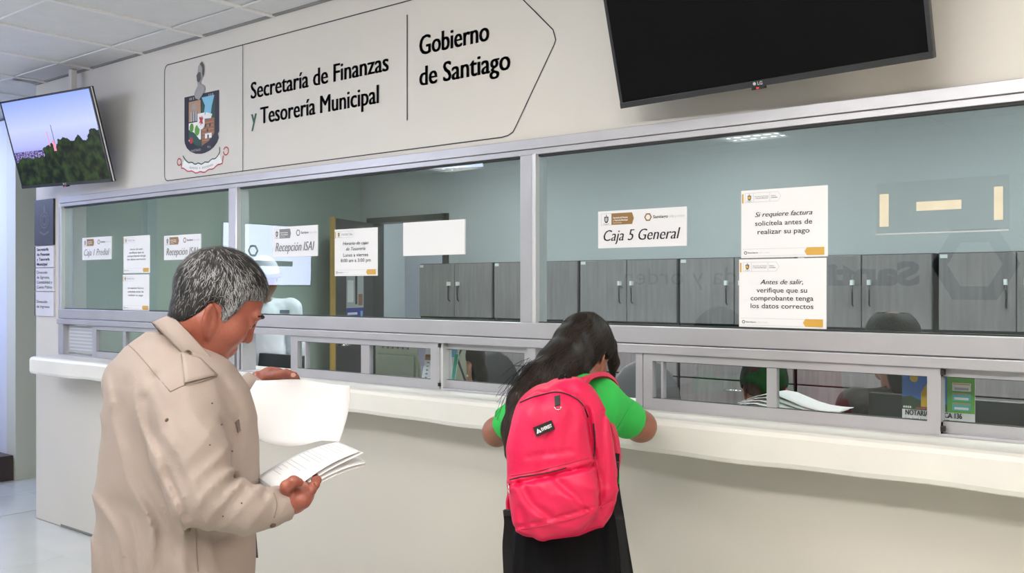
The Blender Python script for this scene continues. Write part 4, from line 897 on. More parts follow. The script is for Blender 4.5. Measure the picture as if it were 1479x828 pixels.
def shirtM(P):
    d = torsoM(P); sh_ = chain(P, [shL-UP*.005, L(222, 540, 2.15), shR+UP*.0], [.062, .066, .070], .03); d = sm(d, sh_, .04)
    d = sm(d, cone(P, L(240, 545, 2.14), L(285, 563, 2.08), .075, .060), .04)
    aR = chain(P, [shR, L(276, 655, 1.89), elR, L(350, 736, 1.88), L(388, 734, 1.91)], [.077, .071, .064, .049, .042], .02)
    aR = sm(aR, chain(P, [L(380, 734, 1.905), L(417, 727, 1.935)], [.040, .037]), .006); e = nrm(L(417, 727, 1.935)-L(388, 734, 1.91)); aR = np.maximum(aR, (P-L(418, 727, 1.935))@e)
    d = sm(d, aR, .022); aL = chain(P, [shL, L(240, 610, 2.32), elL, L(335, 595, 2.41), L(371, 553, 2.45)], [.07, .065, .056, .046, .038], .02); e = nrm(wrL-L(335, 595, 2.41)); aL = np.maximum(aL, (P-L(374, 550, 2.45))@e); d = sm(d, aL, .02)
    px, py = pxy(P); wv = np.sin(py/37.+px/60.)*.5+np.sin(py/19.+2)*.22+np.sin(px/23.-py/41.)*.35
    near = np.clip((2.33-P[..., 1])/.1, 0, 1)
    bk = np.clip((262-px+.28*(py-560))/30, 0, 1)*np.clip((py-530)/60, 0, 1)
    d = d-near*bk*(.010*(rid((px-.30*(py-560))/15.5+wv*1.1)-.55)+.006*rid((px-.42*(py-600))/7.5+wv*2)*np.clip(.4+np.sin(px/31+py/57), 0, 1))
    el = np.linalg.norm(P-L(330, 698, 1.84), axis=-1); ew = np.exp(-(el/.095)**2)
    d = d-ew*.011*rid((px*.80+py*.60)/8.5+wv*1.2)+.004*ew
    up_ = np.clip(1-np.linalg.norm(P-L(285, 625, 1.90), axis=-1)/.17, 0, 1); d = d-up_*.008*rid((px*.93-py*.37)/14+wv)
    fo = np.clip(1-np.linalg.norm(P-L(375, 733, 1.88), axis=-1)/.08, 0, 1); d = d-fo*.004*rid((px*.9+py*.3)/7+wv*1.3)
    d = d+foldM(P)*.38+.0016*lump(P, 26, 1)+.0008*lump(P, 55, 3)
    d = np.maximum(d, -(neck(P)-.004)+(P[..., 2] < 1.30)*.0-.0)   # neck opening
    return d
shirt, bvS = sdf_obj('shirt', [(shirtM, (-1.06, 1.72, .69), (-.40, 2.56, 1.46), .0066)], M_shirt, man)
# collar
Nc = L(284, 520, 2.105); hF = np.array([.906, .42, 0]); tl = math.radians(50); fb = hF*math.cos(tl)-UP*math.sin(tl); un = hF*math.sin(tl)+UP*math.cos(tl); rb = np.cross(fb, un)
P = np.zeros((49, 5, 3))
for i in range(49):
    th = PI/2+.16+(2*PI-.32)*i/48
    for j, (rr_, hh_) in enumerate(((1.0, -.006), (.99, .016), (.985, .036), (1.03, .034), (1.13, -.004))):
        rx, ry = .088*rr_, .112*rr_; P[i, j] = Nc+rb*rx*math.cos(th)+fb*ry*math.sin(th)+un*(hh_-.012)
co = G().grid(cw(P), thick=.0025).build('collar', M_shirt, shirt, smooth=True)
G().tube(cw(P[:, 4]), .0017, 5).build('collar_stitching', M_seamd, shirt, smooth=True)
# seams, epaulette, buttons, pocket
seam('yoke_seam', bvS, [(182, 495), (200, 512), (222, 538), (246, 566)], .0013, M_shirtd, shirt); seam('shoulder_seam', bvS, [(246, 566), (268, 556), (290, 552), (312, 545)], .0013, M_shirtd, shirt)
seam('side_seam', bvS, [(283, 765), (284, 790), (286, 826)], .0012, M_shirtd, shirt); seam('cuff_seam', bvS, [(395, 712), (400, 728), (396, 748)], .0012, M_shirtd, shirt)
ep = on_surf(bvS, [(262, 512), (289, 521), (289, 521), (312, 544), (312, 545), (267, 556)], .002)
if len(ep) == 6: 
    e = ep; c = e.mean(0); g = G(); Pn = np.array([[e[0]+(e[5]-e[0])*t+(((e[1]+e[2])/2+(e[3]*.5+e[4]*.5-(e[1]+e[2])/2)*t)-(e[0]+(e[5]-e[0])*t))*s for s in np.linspace(0, 1, 7)] for t in np.linspace(0, 1, 9)])
    sn = on_surf(bvS, [(CX+F*p[0]/p[1], HY-F*(p[2]-EYE)/p[1]) for p in Pn.reshape(-1, 3)], .0028)
    if len(sn) == 63: G().grid(cw(sn.reshape(9, 7, 3)), thick=.002).build('epaulette', M_shirt, shirt, smooth=True)
seam('epaulette_edge', bvS, [(262, 513), (266, 535), (267, 557)], .0014, M_seamd, shirt, .003); seam('epaulette_edge', bvS, [(267, 557), (285, 554), (308, 546)], .0009, M_shirtd, shirt, .003)
M_btn = mat('brass_button', (.22, .17, .09), .4, .6)
def button(px, py, r, m, name='button', par=shirt, bv=bvS, lift=.004):
    p = on_surf(bv, [(px, py)], lift)
    if not len(p): return
    h = bv.find_nearest(Vector(p[0])); nn_ = np.array(h[1]); c = p[0]
    if nn_[1] > 0: nn_ = -nn_
    G().tube(cw(np.array([c-nn_*.003, c+nn_*.0005, c+nn_*.0015])), [r, r, r*.75], 12).build(name, m, par, smooth=True)
button(271, 511, .0075, M_btn); button(271, 511, .0038, mat('button_centre', (.05, .04, .03), .5), lift=.0065); button(272, 765, .005, M_btn, lift=.002); button(394, 759, .006, mat('brown_button', (.09, .05, .03), .4), lift=.002)
M_fleck = mat('dark_fleck', (.08, .06, .05), .8)
for px, py, r in ((306, 583, .0018), (303, 643, .0014), (319, 614, .0016), (335, 652, .0016), (241, 607, .004), (349, 727, .0016), (322, 746, .0014)): button(px, py, r, M_fleck, 'stain', lift=.0005)
pk = on_surf(bvS, [(339, 610), (344, 606), (347, 622), (343, 625)], .003)
if len(pk) == 4: G().grid(cw(np.array([[pk[0], pk[3]], [pk[1], pk[2]]])), thick=.002).build('pocket_flap', mat('flap_grey', (.16, .13, .11), .8), shirt)
# dark inside edge of the open shirt front
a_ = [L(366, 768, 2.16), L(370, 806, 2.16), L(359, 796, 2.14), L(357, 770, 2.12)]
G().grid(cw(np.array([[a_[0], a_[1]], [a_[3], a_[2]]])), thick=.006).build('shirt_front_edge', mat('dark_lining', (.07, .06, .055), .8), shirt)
# trousers and shoes (below the frame)
def trou(P):
    d = ell(P, np.array([-.76, 2.1, .78]), (.17, .16, .14)); d = sm(d, chain(P, [np.array([-.84, 2.15, .75]), np.array([-.85, 2.16, .45]), np.array([-.86, 2.17, .08])], [.10, .08, .065]), .03)
    d = sm(d, chain(P, [np.array([-.68, 2.05, .75]), np.array([-.67, 2.03, .45]), np.array([-.67, 2.03, .08])], [.10, .08, .065]), .03); return np.maximum(d, .05-P[..., 2])
sdf_obj('trousers', [(trou, (-1.02, 1.88, .03), (-.5, 2.32, .95), .014)], mat('dark_trousers', (.03, .03, .035), .8), man)
for c in (np.array([-.86, 2.17, 0]), np.array([-.67, 2.03, 0])):
    fn = lambda P: np.maximum(sm(cone(P, c+UP*.05, c+Fb*.17+UP*.035, .05, .038), cone(P, c+UP*.05, c+UP*.09, .05, .05), .02), -P[..., 2])
    sdf_obj('shoe', [(fn, c+np.array([-.08, -.08, -.01]), c+np.array([.22, .22, .16]), .009)], mat('brown_shoe', (.06, .03, .02), .4), man)
# the papers he holds
def bil(A, B, C, D, u, v): return (A*(1-u)+B*u)*(1-v)+(D*(1-u)+C*u)*v
pa = empty('document', tuple(cw(L(450, 660, 2.15))), 'stapled white documents held by the grey haired man, top page lifted', 'document')
A, B, C_, D_ = L(370, 550, 2.40), L(505, 557, 2.42), L(490, 638, 2.29), L(357, 628, 2.27)
P = np.zeros((17, 13, 3))
for i in range(17):
    for j in range(13):
        u, v = i/16, j/12; p = bil(A, B, C_, D_, u, v); p = p+np.array([-.024*math.sin(PI*v)*(1-u)**1.5+.004*math.sin(PI*v)*u, .03*math.sin(PI*v)*(.6+.4*u), .0])
        p[2] += .009*math.exp(-((u-.45)/.28)**2)*(1-v)-.021*math.sin(PI*min(u*1.25, 1))**1.0*v**3; P[i, j] = p
G().grid(cw(P), thick=.0008).build('lifted_page', M_paper2, pa, smooth=True)
for k in range(4):
    e = k*.0035; A, B, C_, D_ = L(488+3*(k > 0)*k, 636, 2.29), L(520+(5*k if k < 3 else 8), 650+2.5*k, 2.13), L(412, 716, 1.915), L(372, 687, 2.08)
    P = np.zeros((13, 9, 3))
    for i in range(13):
        for j in range(9):
            u, v = i/12, j/8; p = bil(A, B, C_, D_, v, u); p = p+UP*(-.006*k-.004+.012*math.sin(PI*u)*(1 if k == 0 else .9)+(.008*(1-u)**4*math.sin(k*2.)*v)); P[i, j] = p
    o = G().grid(cw(P), thick=.0008).build('page', M_paper2, pa, smooth=True)
    if k == 0:
        g = G()
        for q in range(15):
            if q in (4, 9): continue
            u = .12+.052*q; ln_ = [.8, .85, .82, .5, 0, .84, .8, .86, .55, 0, .8, .7, .3, .2, .35][q]
            for side in (0,):
                pts = []
                for v in np.linspace(.1, .1+.8*ln_, 6): p = bil(A, B, C_, D_, v, u)+UP*(-.004+.012*math.sin(PI*u)+.0022); pts.append(p)
                g.tube(cw(np.array(pts)), .00045, 4)
        g.build('typed_lines', M_lgrey, o)

# ---------------------------------------------------------------- the schoolgirl
M_tee = mat('green_jersey', (.022, .46, .065), .75, var=.08, vs=6, bump=.05, bs=300)
girl = empty('girl', tuple(cw(np.array([.14, 2.5, 0]))), 'girl in green shirt and black skirt leaning on the ledge, back to the camera', 'person')
gO = L(843, 512, 2.80); gax = head_axes(math.radians(62), math.radians(34)); gs = .90; gh = head_fn(gO, gax, gs)
gnb = L(832, 570, 2.68)
def gneck(P): return chain(P, [gnb, gO+gax[0]*-.01-gax[2]*.04], [.055, .048])
gsR, geR, gwR = L(866, 582, 2.62), L(925, 616, 2.78), L(885, 598, 3.05); gsL, geL, gwL = L(772, 592, 2.68), L(718, 624, 2.82), L(770, 597, 3.18)
def ghead(P): return sm(gh(P), gneck(P), .025)
def gcore(P):
    d = chain(P, [L(818, 760, 2.5), L(825, 600, 2.62)], [.10, .10]); d = sm(d, chain(P, [gsR, geR], [.050, .047]), .01); d = sm(d, chain(P, [geR, L(905, 606, 2.92), gwR], [.046, .036, .024], .01), .012)
    d = sm(d, chain(P, [gsL, geL], [.048, .044]), .01); d = sm(d, chain(P, [geL, L(745, 610, 3.0), gwL], [.043, .034, .024], .01), .012); d = sm(d, gneck(P), .03)
    d = sm(d, chain(P, [np.array([.06, 2.48, .7]), np.array([.05, 2.46, .4]), np.array([.05, 2.44, .08])], [.07, .05, .035]), .03); d = sm(d, chain(P, [np.array([.22, 2.48, .7]), np.array([.23, 2.50, .4]), np.array([.23, 2.48, .08])], [.07, .05, .035]), .03); return d
def simple_hand(wr, dr, sd):
    dr = nrm(dr); sd = nrm(sd); pm = wr+dr*.045; kk = [wr+dr*.075+sd*o_ for o_ in (-.027, -.009, .009, .026)]
    fs = [([k_, k_+dr*.028, k_+dr*(.048+.006*(i in (1, 2)))-UP*.008, k_+dr*(.062+.008*(i in (1, 2)))-UP*.02], .0078) for i, k_ in enumerate(kk)]
    th = [wr+dr*.02-sd*.022, wr+dr*.045-sd*.043, wr+dr*.07-sd*.047]; return hand_fn(wr, [pm]+kk, fs, th, .017), [wr, pm]+[p for f_, _ in fs for p in f_]+th
hR, bR = simple_hand(gwR+UP*.0, [-.6, .6, 0], [.7, .7, 0]); hL, bL = simple_hand(gwL, [.7, .5, 0], [.5, -.7, 0])
sdf_obj('body', [(ghead, *bounds([gO], .16), .004), (gcore, (-.20, 2.34, .05), (.52, 3.3, 1.26), .009), (hR, *bounds(bR, .03), .004), (hL, *bounds(bL, .03), .004)], M_skin2, girl)
def tee(P):
    d = chain(P, [L(815, 745, 2.5), L(818, 690, 2.54), L(822, 605, 2.63)], [.145, .135, .12], .03); d = sm(d, chain(P, [gsL, L(822, 572, 2.68), gsR], [.062, .06, .062], .03), .05)
    eR = nrm(geR-gsR); sR = chain(P, [gsR, gsR+(geR-gsR)*.9], [.064, .056]); d = sm(d, sR, .03); eL = nrm(geL-gsL); sL = chain(P, [gsL, gsL+(geL-gsL)*.85], [.062, .056]); d = sm(d, sL, .03)
    d = np.maximum(d, (P-(gsR+(geR-gsR)*.72))@eR); d = np.maximum(d, (P-(gsL+(geL-gsL)*.70))@eL)
    for pix, w_, dp_ in (([(868, 560), (885, 590), (880, 630)], 5, .006), ([(890, 565), (905, 590), (898, 620)], 5, .004), ([(905, 572), (920, 590)], 4, .003), ([(735, 590), (722, 600), (708, 604)], 4, .004), ([(862, 590), (878, 640), (884, 700)], 4, .005)):
        d = d+dp_*np.exp(-(polyd(P, pix)/w_)**2)
    return np.maximum(np.maximum(d+.0018*lump(P, 30, 2), -(gneck(P)-.008)), .875-P[..., 2])
ts, bvT = sdf_obj('shirt', [(tee, (-.22, 2.3, .80), (.50, 2.92, 1.30), .0066)], M_tee, girl)
seam('sleeve_hem', bvT, [(917, 577), (904, 597), (891, 619)], .0012, mat('green_seam', (.015, .33, .05), .8), ts); seam('sleeve_hem', bvT, [(716, 600), (728, 616), (742, 626)], .0012, mat('green_seam', (.015, .33, .05), .8), ts)
# skirt
def skirt(P):
    z = P[..., 2]; t = np.clip((.95-z)/.5, 0, 1.2); a = .135+.075*t; b = .12+.06*t; cx = .15+.01*t; cy = 2.50
    th = np.arctan2(P[..., 1]-cy, P[..., 0]-cx); r = np.sqrt(((P[..., 0]-cx)/a)**2+((P[..., 1]-cy)/b)**2); pl_ = .035*np.clip(t+.25, 0, 1)*np.abs(np.sin(th*11+1.2*np.sin(z*7)))
    d = (r-1+pl_)*.1; return np.maximum(np.maximum(d, z-.95), .42-z)
sdf_obj('skirt', [(skirt, (-.12, 2.25, .4), (.42, 2.75, .97), .0075)], mat('black_cloth', (.006, .006, .007), .85, bump=.05, bs=200, spec=.12), girl)
for c in (np.array([.05, 2.44, 0]), np.array([.23, 2.48, 0])):
    fn = lambda P: np.maximum(sm(cone(P, c+UP*.045, c+np.array([.03, .15, .03]), .042, .034), cone(P, c+UP*.05, c+UP*.07, .042, .042), .02), -P[..., 2]); sdf_obj('shoe', [(fn, c+np.array([-.08, -.08, -.01]), c+np.array([.12, .22, .14]), .009)], M_black, girl)
# hair
GA = np.stack(gax)/gs; gh0 = head_fn(gO, gax, gs, False, False)
def ghair(P):
    q = (P-gO)@GA.T; d = gh0(P)-.015; reg = np.interp(q[..., 0], [-.1, -.045, -.030, -.022, .015, .035, .06, .09], [-.12, -.10, -.04, .0, .0, .005, .045, .08])-q[..., 2]; d = smx(d, reg*.9, .01)
    d = sm(d, chain(P, [L(828, 500, 2.74), L(810, 528, 2.66), L(785, 553, 2.59), L(762, 583, 2.53), L(748, 620, 2.49), L(742, 655, 2.46)], [.060, .058, .058, .048, .036, .020], .03), .03)
    d = sm(d, chain(P, [L(838, 525, 2.70), L(828, 548, 2.66), L(812, 562, 2.62)], [.035, .03, .02]), .03)
    d = sm(d, chain(P, [L(880, 500, 2.86), L(887, 525, 2.90), L(885, 550, 2.93)], [.025, .014, .006]), .02)
    return d+.003*lump(P*np.array([1.6, 1, .8]), 45, 1)
gb = ((-.08, 2.36, 1.0), (.36, 3.02, 1.44))
ghm, bvG = sdf_obj('hair', [(ghair, *gb, .0058)], M_hair_dark, girl)
VC, _ = nets(ghair, *gb, .009); gl = [np.array(p) for p in ((845, 468), (820, 500), (790, 540), (765, 570), (748, 610), (742, 660))]
pathp = np.array([L(850, 468, 2.76), L(835, 500, 2.72), L(800, 535, 2.62), L(770, 565, 2.54), L(750, 610, 2.49), L(742, 660, 2.45)])
def dG(c):
    k = np.argmin(np.linalg.norm(pathp-c, axis=1)); k = min(k, len(pathp)-2); d = nrm(pathp[k+1]-pathp[k]); return d+.25*np.array([math.sin(c[2]*70+c[0]*20), 0, math.cos(c[2]*55+c[0]*30)])*.8
pick = RNG.integers(0, len(VC), 4200)
def cG(p): return np.array([.013, .009, .007])*RNG.uniform(.4, 3.2)+(np.array([.03, .014, .006]) if p[0] < .06 else 0)*RNG.random()
V, FC_, CC = strands(bvG, VC[pick]+RNG.normal(0, .003, (4200, 3)), dG, 12, .010, .0011, cG, lift=.001, wob=.22, rise=.0003)
o = mk('hair_strands', cw(V), FC_, M_hair_attr, ghm, cols=CC); o['kind'] = 'stuff'
g = G()      # fly-away strands at the left
for k in range(60):
    x0, y0 = random.uniform(755, 800), random.uniform(515, 555); z0 = 2.56; pts = []
    ex_, ey_ = x0-random.uniform(20, 45), y0+random.uniform(30, 90)
    for t in np.linspace(0, 1, 8): pts.append(L(x0+(ex_-x0)*t**.8+3*math.sin(t*7+k), y0+(ey_-y0)*t+2*math.cos(t*9+k), z0-.06*t))
    g.tube(cw(np.array(pts)), .0006, 3)
o = g.build('loose_hair', M_hair_dark, ghm); o['kind'] = 'stuff'
button(817, 464, .006, M_black, 'hair_clip', ghm, bvG)

# ---------------------------------------------------------------- backpack
M_pink = mat('pink_nylon', (.70, .005, .072), .5, var=.12, vs=5, bump=.16, bs=38, var2=(.64, .005, .065)); M_pinkd = mat('pink_piping', (.50, .01, .05), .6)
bp = empty('backpack', tuple(cw(L(808, 782, 2.32))), 'bright pink backpack on the back of the girl in green', 'backpack')
def poly2(px, py, pts):
    pts = np.array(pts, float); d = np.full(px.shape, 1e18); s = np.ones(px.shape); n = len(pts); j = n-1
    for i in range(n):
        e = pts[j]-pts[i]; wx, wy = px-pts[i][0], py-pts[i][1]; t = np.clip((wx*e[0]+wy*e[1])/(e@e), 0, 1); bx, by = wx-e[0]*t, wy-e[1]*t; d = np.minimum(d, bx*bx+by*by)
        c1, c2, c3 = py >= pts[i][1], py < pts[j][1], e[0]*wy > e[1]*wx; fl_ = (c1 & c2 & c3) | (~c1 & ~c2 & ~c3); s = np.where(fl_, -s, s); j = i
    return s*np.sqrt(d)
def slabz(P, pts, zc, hz, r, ref, k=1.0, bulge=0):
    px = CX+F*P[..., 0]/ref; py = HY-F*(P[..., 2]-EYE)/ref; d2 = poly2(px, py, pts)*ref/F*k; w_ = np.abs(P[..., 1]-zc)-hz-bulge*np.clip(-d2/.08, 0, 1)
    a = np.maximum(d2+r, 0); b = np.maximum(w_+r, 0); return np.minimum(np.maximum(d2+r, w_+r), 0)+np.hypot(a, b)-r
back = dense([(735, 640), (742, 600), (758, 572), (790, 556), (830, 548), (855, 560), (873, 592), (885, 640), (890, 690), (886, 735), (868, 758), (830, 770), (780, 776), (745, 760), (736, 720), (735, 640)], 3)[:-1]
front = dense([(731, 650), (738, 610), (752, 584), (778, 571), (806, 566), (832, 574), (845, 596), (852, 640), (862, 690), (866, 735), (850, 762), (826, 776), (800, 783), (772, 781), (748, 768), (737, 745), (733, 700), (731, 650)], 3)[:-1]
pock = dense([(735, 694), (775, 685), (822, 674), (848, 676), (862, 700), (866, 735), (850, 761), (826, 775), (800, 782), (772, 780), (749, 767), (738, 745), (735, 694)], 3)[:-1]
pcre = [([(738, 700), (780, 692), (830, 680), (856, 672)], 3, .009), ([(790, 560), (784, 600), (788, 650), (780, 685)], 9, .005), ([(848, 590), (856, 640), (866, 690)], 3, .006), ([(750, 700), (770, 728), (792, 745)], 5, .006), ([(745, 762), (790, 752), (850, 735), (884, 722)], 2.5, .004),
        ([(800, 690), (828, 715), (848, 738)], 5, .006), ([(822, 560), (826, 600), (820, 640)], 7, .003), ([(870, 600), (872, 660), (868, 720)], 5, .005), ([(762, 660), (800, 655), (826, 652)], 4, .003), ([(752, 735), (756, 760), (770, 775)], 5, .004), ([(775, 700), (778, 722)], 4, .003)]
def pack(P):
    d = slabz(P, back, 2.40, .073, .045, 2.38); d = sm(d, slabz(P, front, 2.30, .045, .04, 2.27, bulge=.02), .02); d = sm(d, slabz(P, pock, 2.265, .035, .03, 2.235, bulge=.02), .006)
    t = 0
    for pix, w_, dp_ in pcre: dd_ = polyd(P, pix); t = t+dp_*np.exp(-(dd_/w_)**2)-dp_*.3*np.exp(-((dd_-w_*2)/w_)**2)
    px, py = pxy(P); wv = np.sin(py/21.+px/33.)*.6+np.sin(px/14.-py/25.)*.4
    lowm = np.clip((py-690)/15, 0, 1); d = d-lowm*.0065*rid((px*.62-py*.78)/13+wv*1.3+1)-(1-lowm)*.0035*rid((px*.9+py*.25)/15+wv*1.1)*np.clip(np.sin(py/40.)+.5, 0, 1)
    return d+t*1.15+.0025*lump(P, 22, 5)+.0012*lump(P, 48, 2)
pb, bvP = sdf_obj('pack_body', [(pack, (-.06, 2.16, .78), (.32, 2.50, 1.28), .0055)], M_pink, bp)
M_zip = mat('black_zip', (.012, .01, .012), .6)
seam('top_zip', bvP, [(752, 582), (768, 575), (790, 569), (806, 567), (826, 573), (841, 585), (849, 603)], .0028, M_zip, bp, .001, .6)
seam('pocket_zip', bvP, [(736, 694), (750, 690), (775, 686), (800, 681), (818, 676)], .0024, M_zip, bp, .001, .6); seam('pocket_flap_edge', bvP, [(738, 688), (775, 681), (822, 669), (850, 662), (866, 660)], .0016, M_pinkd, bp, .001)
seam('base_piping', bvP, [(752, 765), (790, 758), (840, 745), (884, 722)], .0015, M_pinkd, bp, .001); seam('side_piping', bvP, [(849, 603), (857, 650), (866, 700), (868, 735)], .0015, M_pinkd, bp, .001)
seam('side_zip', bvP, [(857, 612), (860, 640), (857, 662)], .0022, M_zip, bp, .001)
zp = on_surf(bvP, [(736, 697), (738, 712)], .004)
if len(zp) == 2: G().tube(cw(zp), .0035, 6, flat=.5).build('zip_pull', M_chrome, bp, smooth=True)
def patch(px, name, m, th=.002, par=bp, lift=.0035):
    q = on_surf(bvP, px, lift)
    if len(q) == 4: return G().grid(cw(np.array([[q[0], q[3]], [q[1], q[2]]])), thick=-th).build(name, m, par), q
    return None, None
q = on_surf(bvP, [(774, 630), (798, 620), (798, 608), (774, 617)], .005)
if len(q) == 4:
    Rv = nrm((q[1]-q[0])+(q[2]-q[3])); Uv = (q[3]-q[0])+(q[2]-q[1]); Uv = nrm(Uv-Rv*(Uv@Rv)); Nv = np.cross(Rv, Uv); Nv = Nv if Nv[1] < 0 else -Nv; wl, hl = .048, .023; c = q.mean(0)+Nv*.002
    c3 = lambda v: cw(v)-cw(np.zeros(3)); O_ = cw(c-Rv*wl/2-Uv*hl/2)
    f = Flat(O_, c3(Rv), c3(Uv), c3(Nv)); f.slab(0, 0, wl, hl, M_black, .006); lb = f.build('brand_label', bp)
    f = Flat(O_+c3(Nv)*.0004, c3(Rv), c3(Uv), c3(Nv)); f.text('EVEREST', wl*.36, hl*.32, hl*.34, M_white, w=wl*.56, weight=.02); f.poly([(wl*.07, hl*.25), (wl*.19, hl*.75), (wl*.23, hl*.55), (wl*.16, hl*.25)], M_white, 1); f.poly([(wl*.2, hl*.25), (wl*.26, hl*.6), (wl*.33, hl*.25)], M_white, 1); f.build('label_print', lb)
q = on_surf(bvP, [(801, 575), (809, 573), (809, 586), (802, 588)], .004)
if len(q) == 4:
    G().grid(cw(np.array([[q[0], q[3]], [q[1], q[2]]])), thick=-.003).build('gear_loop', M_black, bp); c = (q[2]+q[3])/2
    G().tube(cw(np.array([c+np.array([.008*math.cos(t), -.003, .007*math.sin(t)-.002]) for t in np.linspace(PI, 2*PI, 9)])), .0013, 5).build('gear_ring', M_chrome, bp, smooth=True)
# handle, straps
M_web = mat('black_webbing', (.008, .008, .009), .7, bump=.1, bs=300, spec=.2)
def strap(name, pts, wd_, th_, m, parent=bp, side=(1, 0, 0)):
    pts = dense(np.array(pts), 5) if False else np.array(pts, float)
    t = np.linspace(0, 1, len(pts)); tt = np.linspace(0, 1, 25); pts = np.stack([np.interp(tt, t, pts[:, k]) for k in range(3)], 1)
    for _ in range(3): pts[1:-1] = (pts[:-2]+2*pts[1:-1]+pts[2:])/4
    T = np.gradient(pts, axis=0); P = np.zeros((25, 3, 3))
    for i in range(25):
        s_ = np.array(side, float); s_ = nrm(s_-nrm(T[i])*(s_@nrm(T[i])))
        for j in (0, 1, 2): P[i, j] = pts[i]+s_*wd_*(j-1)/2
    return G().grid(cw(P), thick=th_).build(name, m, parent, smooth=False, bevel=0)
strap('grab_handle', [L(810, 560, 2.44), L(811, 548, 2.43), L(817, 543, 2.43), L(822, 547, 2.43), L(821, 560, 2.44)], .014, .003, M_web, side=(0, 1, .3)); strap('grab_handle_pad', [L(811, 556, 2.40), L(812, 545, 2.40), L(820, 545, 2.40), L(821, 556, 2.40)], .02, .006, M_web, side=(1, 0, 0))
strap('shoulder_strap', [L(830, 558, 2.46), L(838, 546, 2.50), L(850, 541, 2.56), L(865, 542, 2.62), L(878, 552, 2.68), L(885, 575, 2.72)], .055, .012, M_pink, side=(1, -.3, .35))
strap('shoulder_strap', [L(775, 566, 2.48), L(780, 556, 2.52), L(785, 550, 2.60), L(786, 552, 2.68), L(784, 580, 2.76)], .055, .012, M_pink, side=(1, 0, .1))
strap('lower_strap', [L(880, 610, 2.58), L(888, 635, 2.52), L(891, 660, 2.47), L(887, 688, 2.43)], .022, .008, M_pink, side=(.4, 1, 0))
strap('lower_strap', [L(739, 700, 2.43), L(734, 725, 2.44), L(735, 738, 2.44)], .016, .008, M_pink, side=(.8, .5, 0))
strap('webbing', [L(889, 655, 2.45), L(888, 690, 2.43), L(884, 720, 2.41), L(894, 745, 2.35), L(900, 790, 2.32), L(905, 850, 2.30)], .022, .002, M_web, side=(1, .3, 0))
strap('webbing', [L(733, 738, 2.42), L(735, 755, 2.38), L(732, 790, 2.33), L(735, 850, 2.31)], .024, .002, M_web, side=(1, .2, 0))
for p in (L(734, 741, 2.40), L(888, 672, 2.43)): G().obox(cw(p), CR*.011, CF*.004, UP*.009).build('buckle', M_black, bp, bevel=.002)

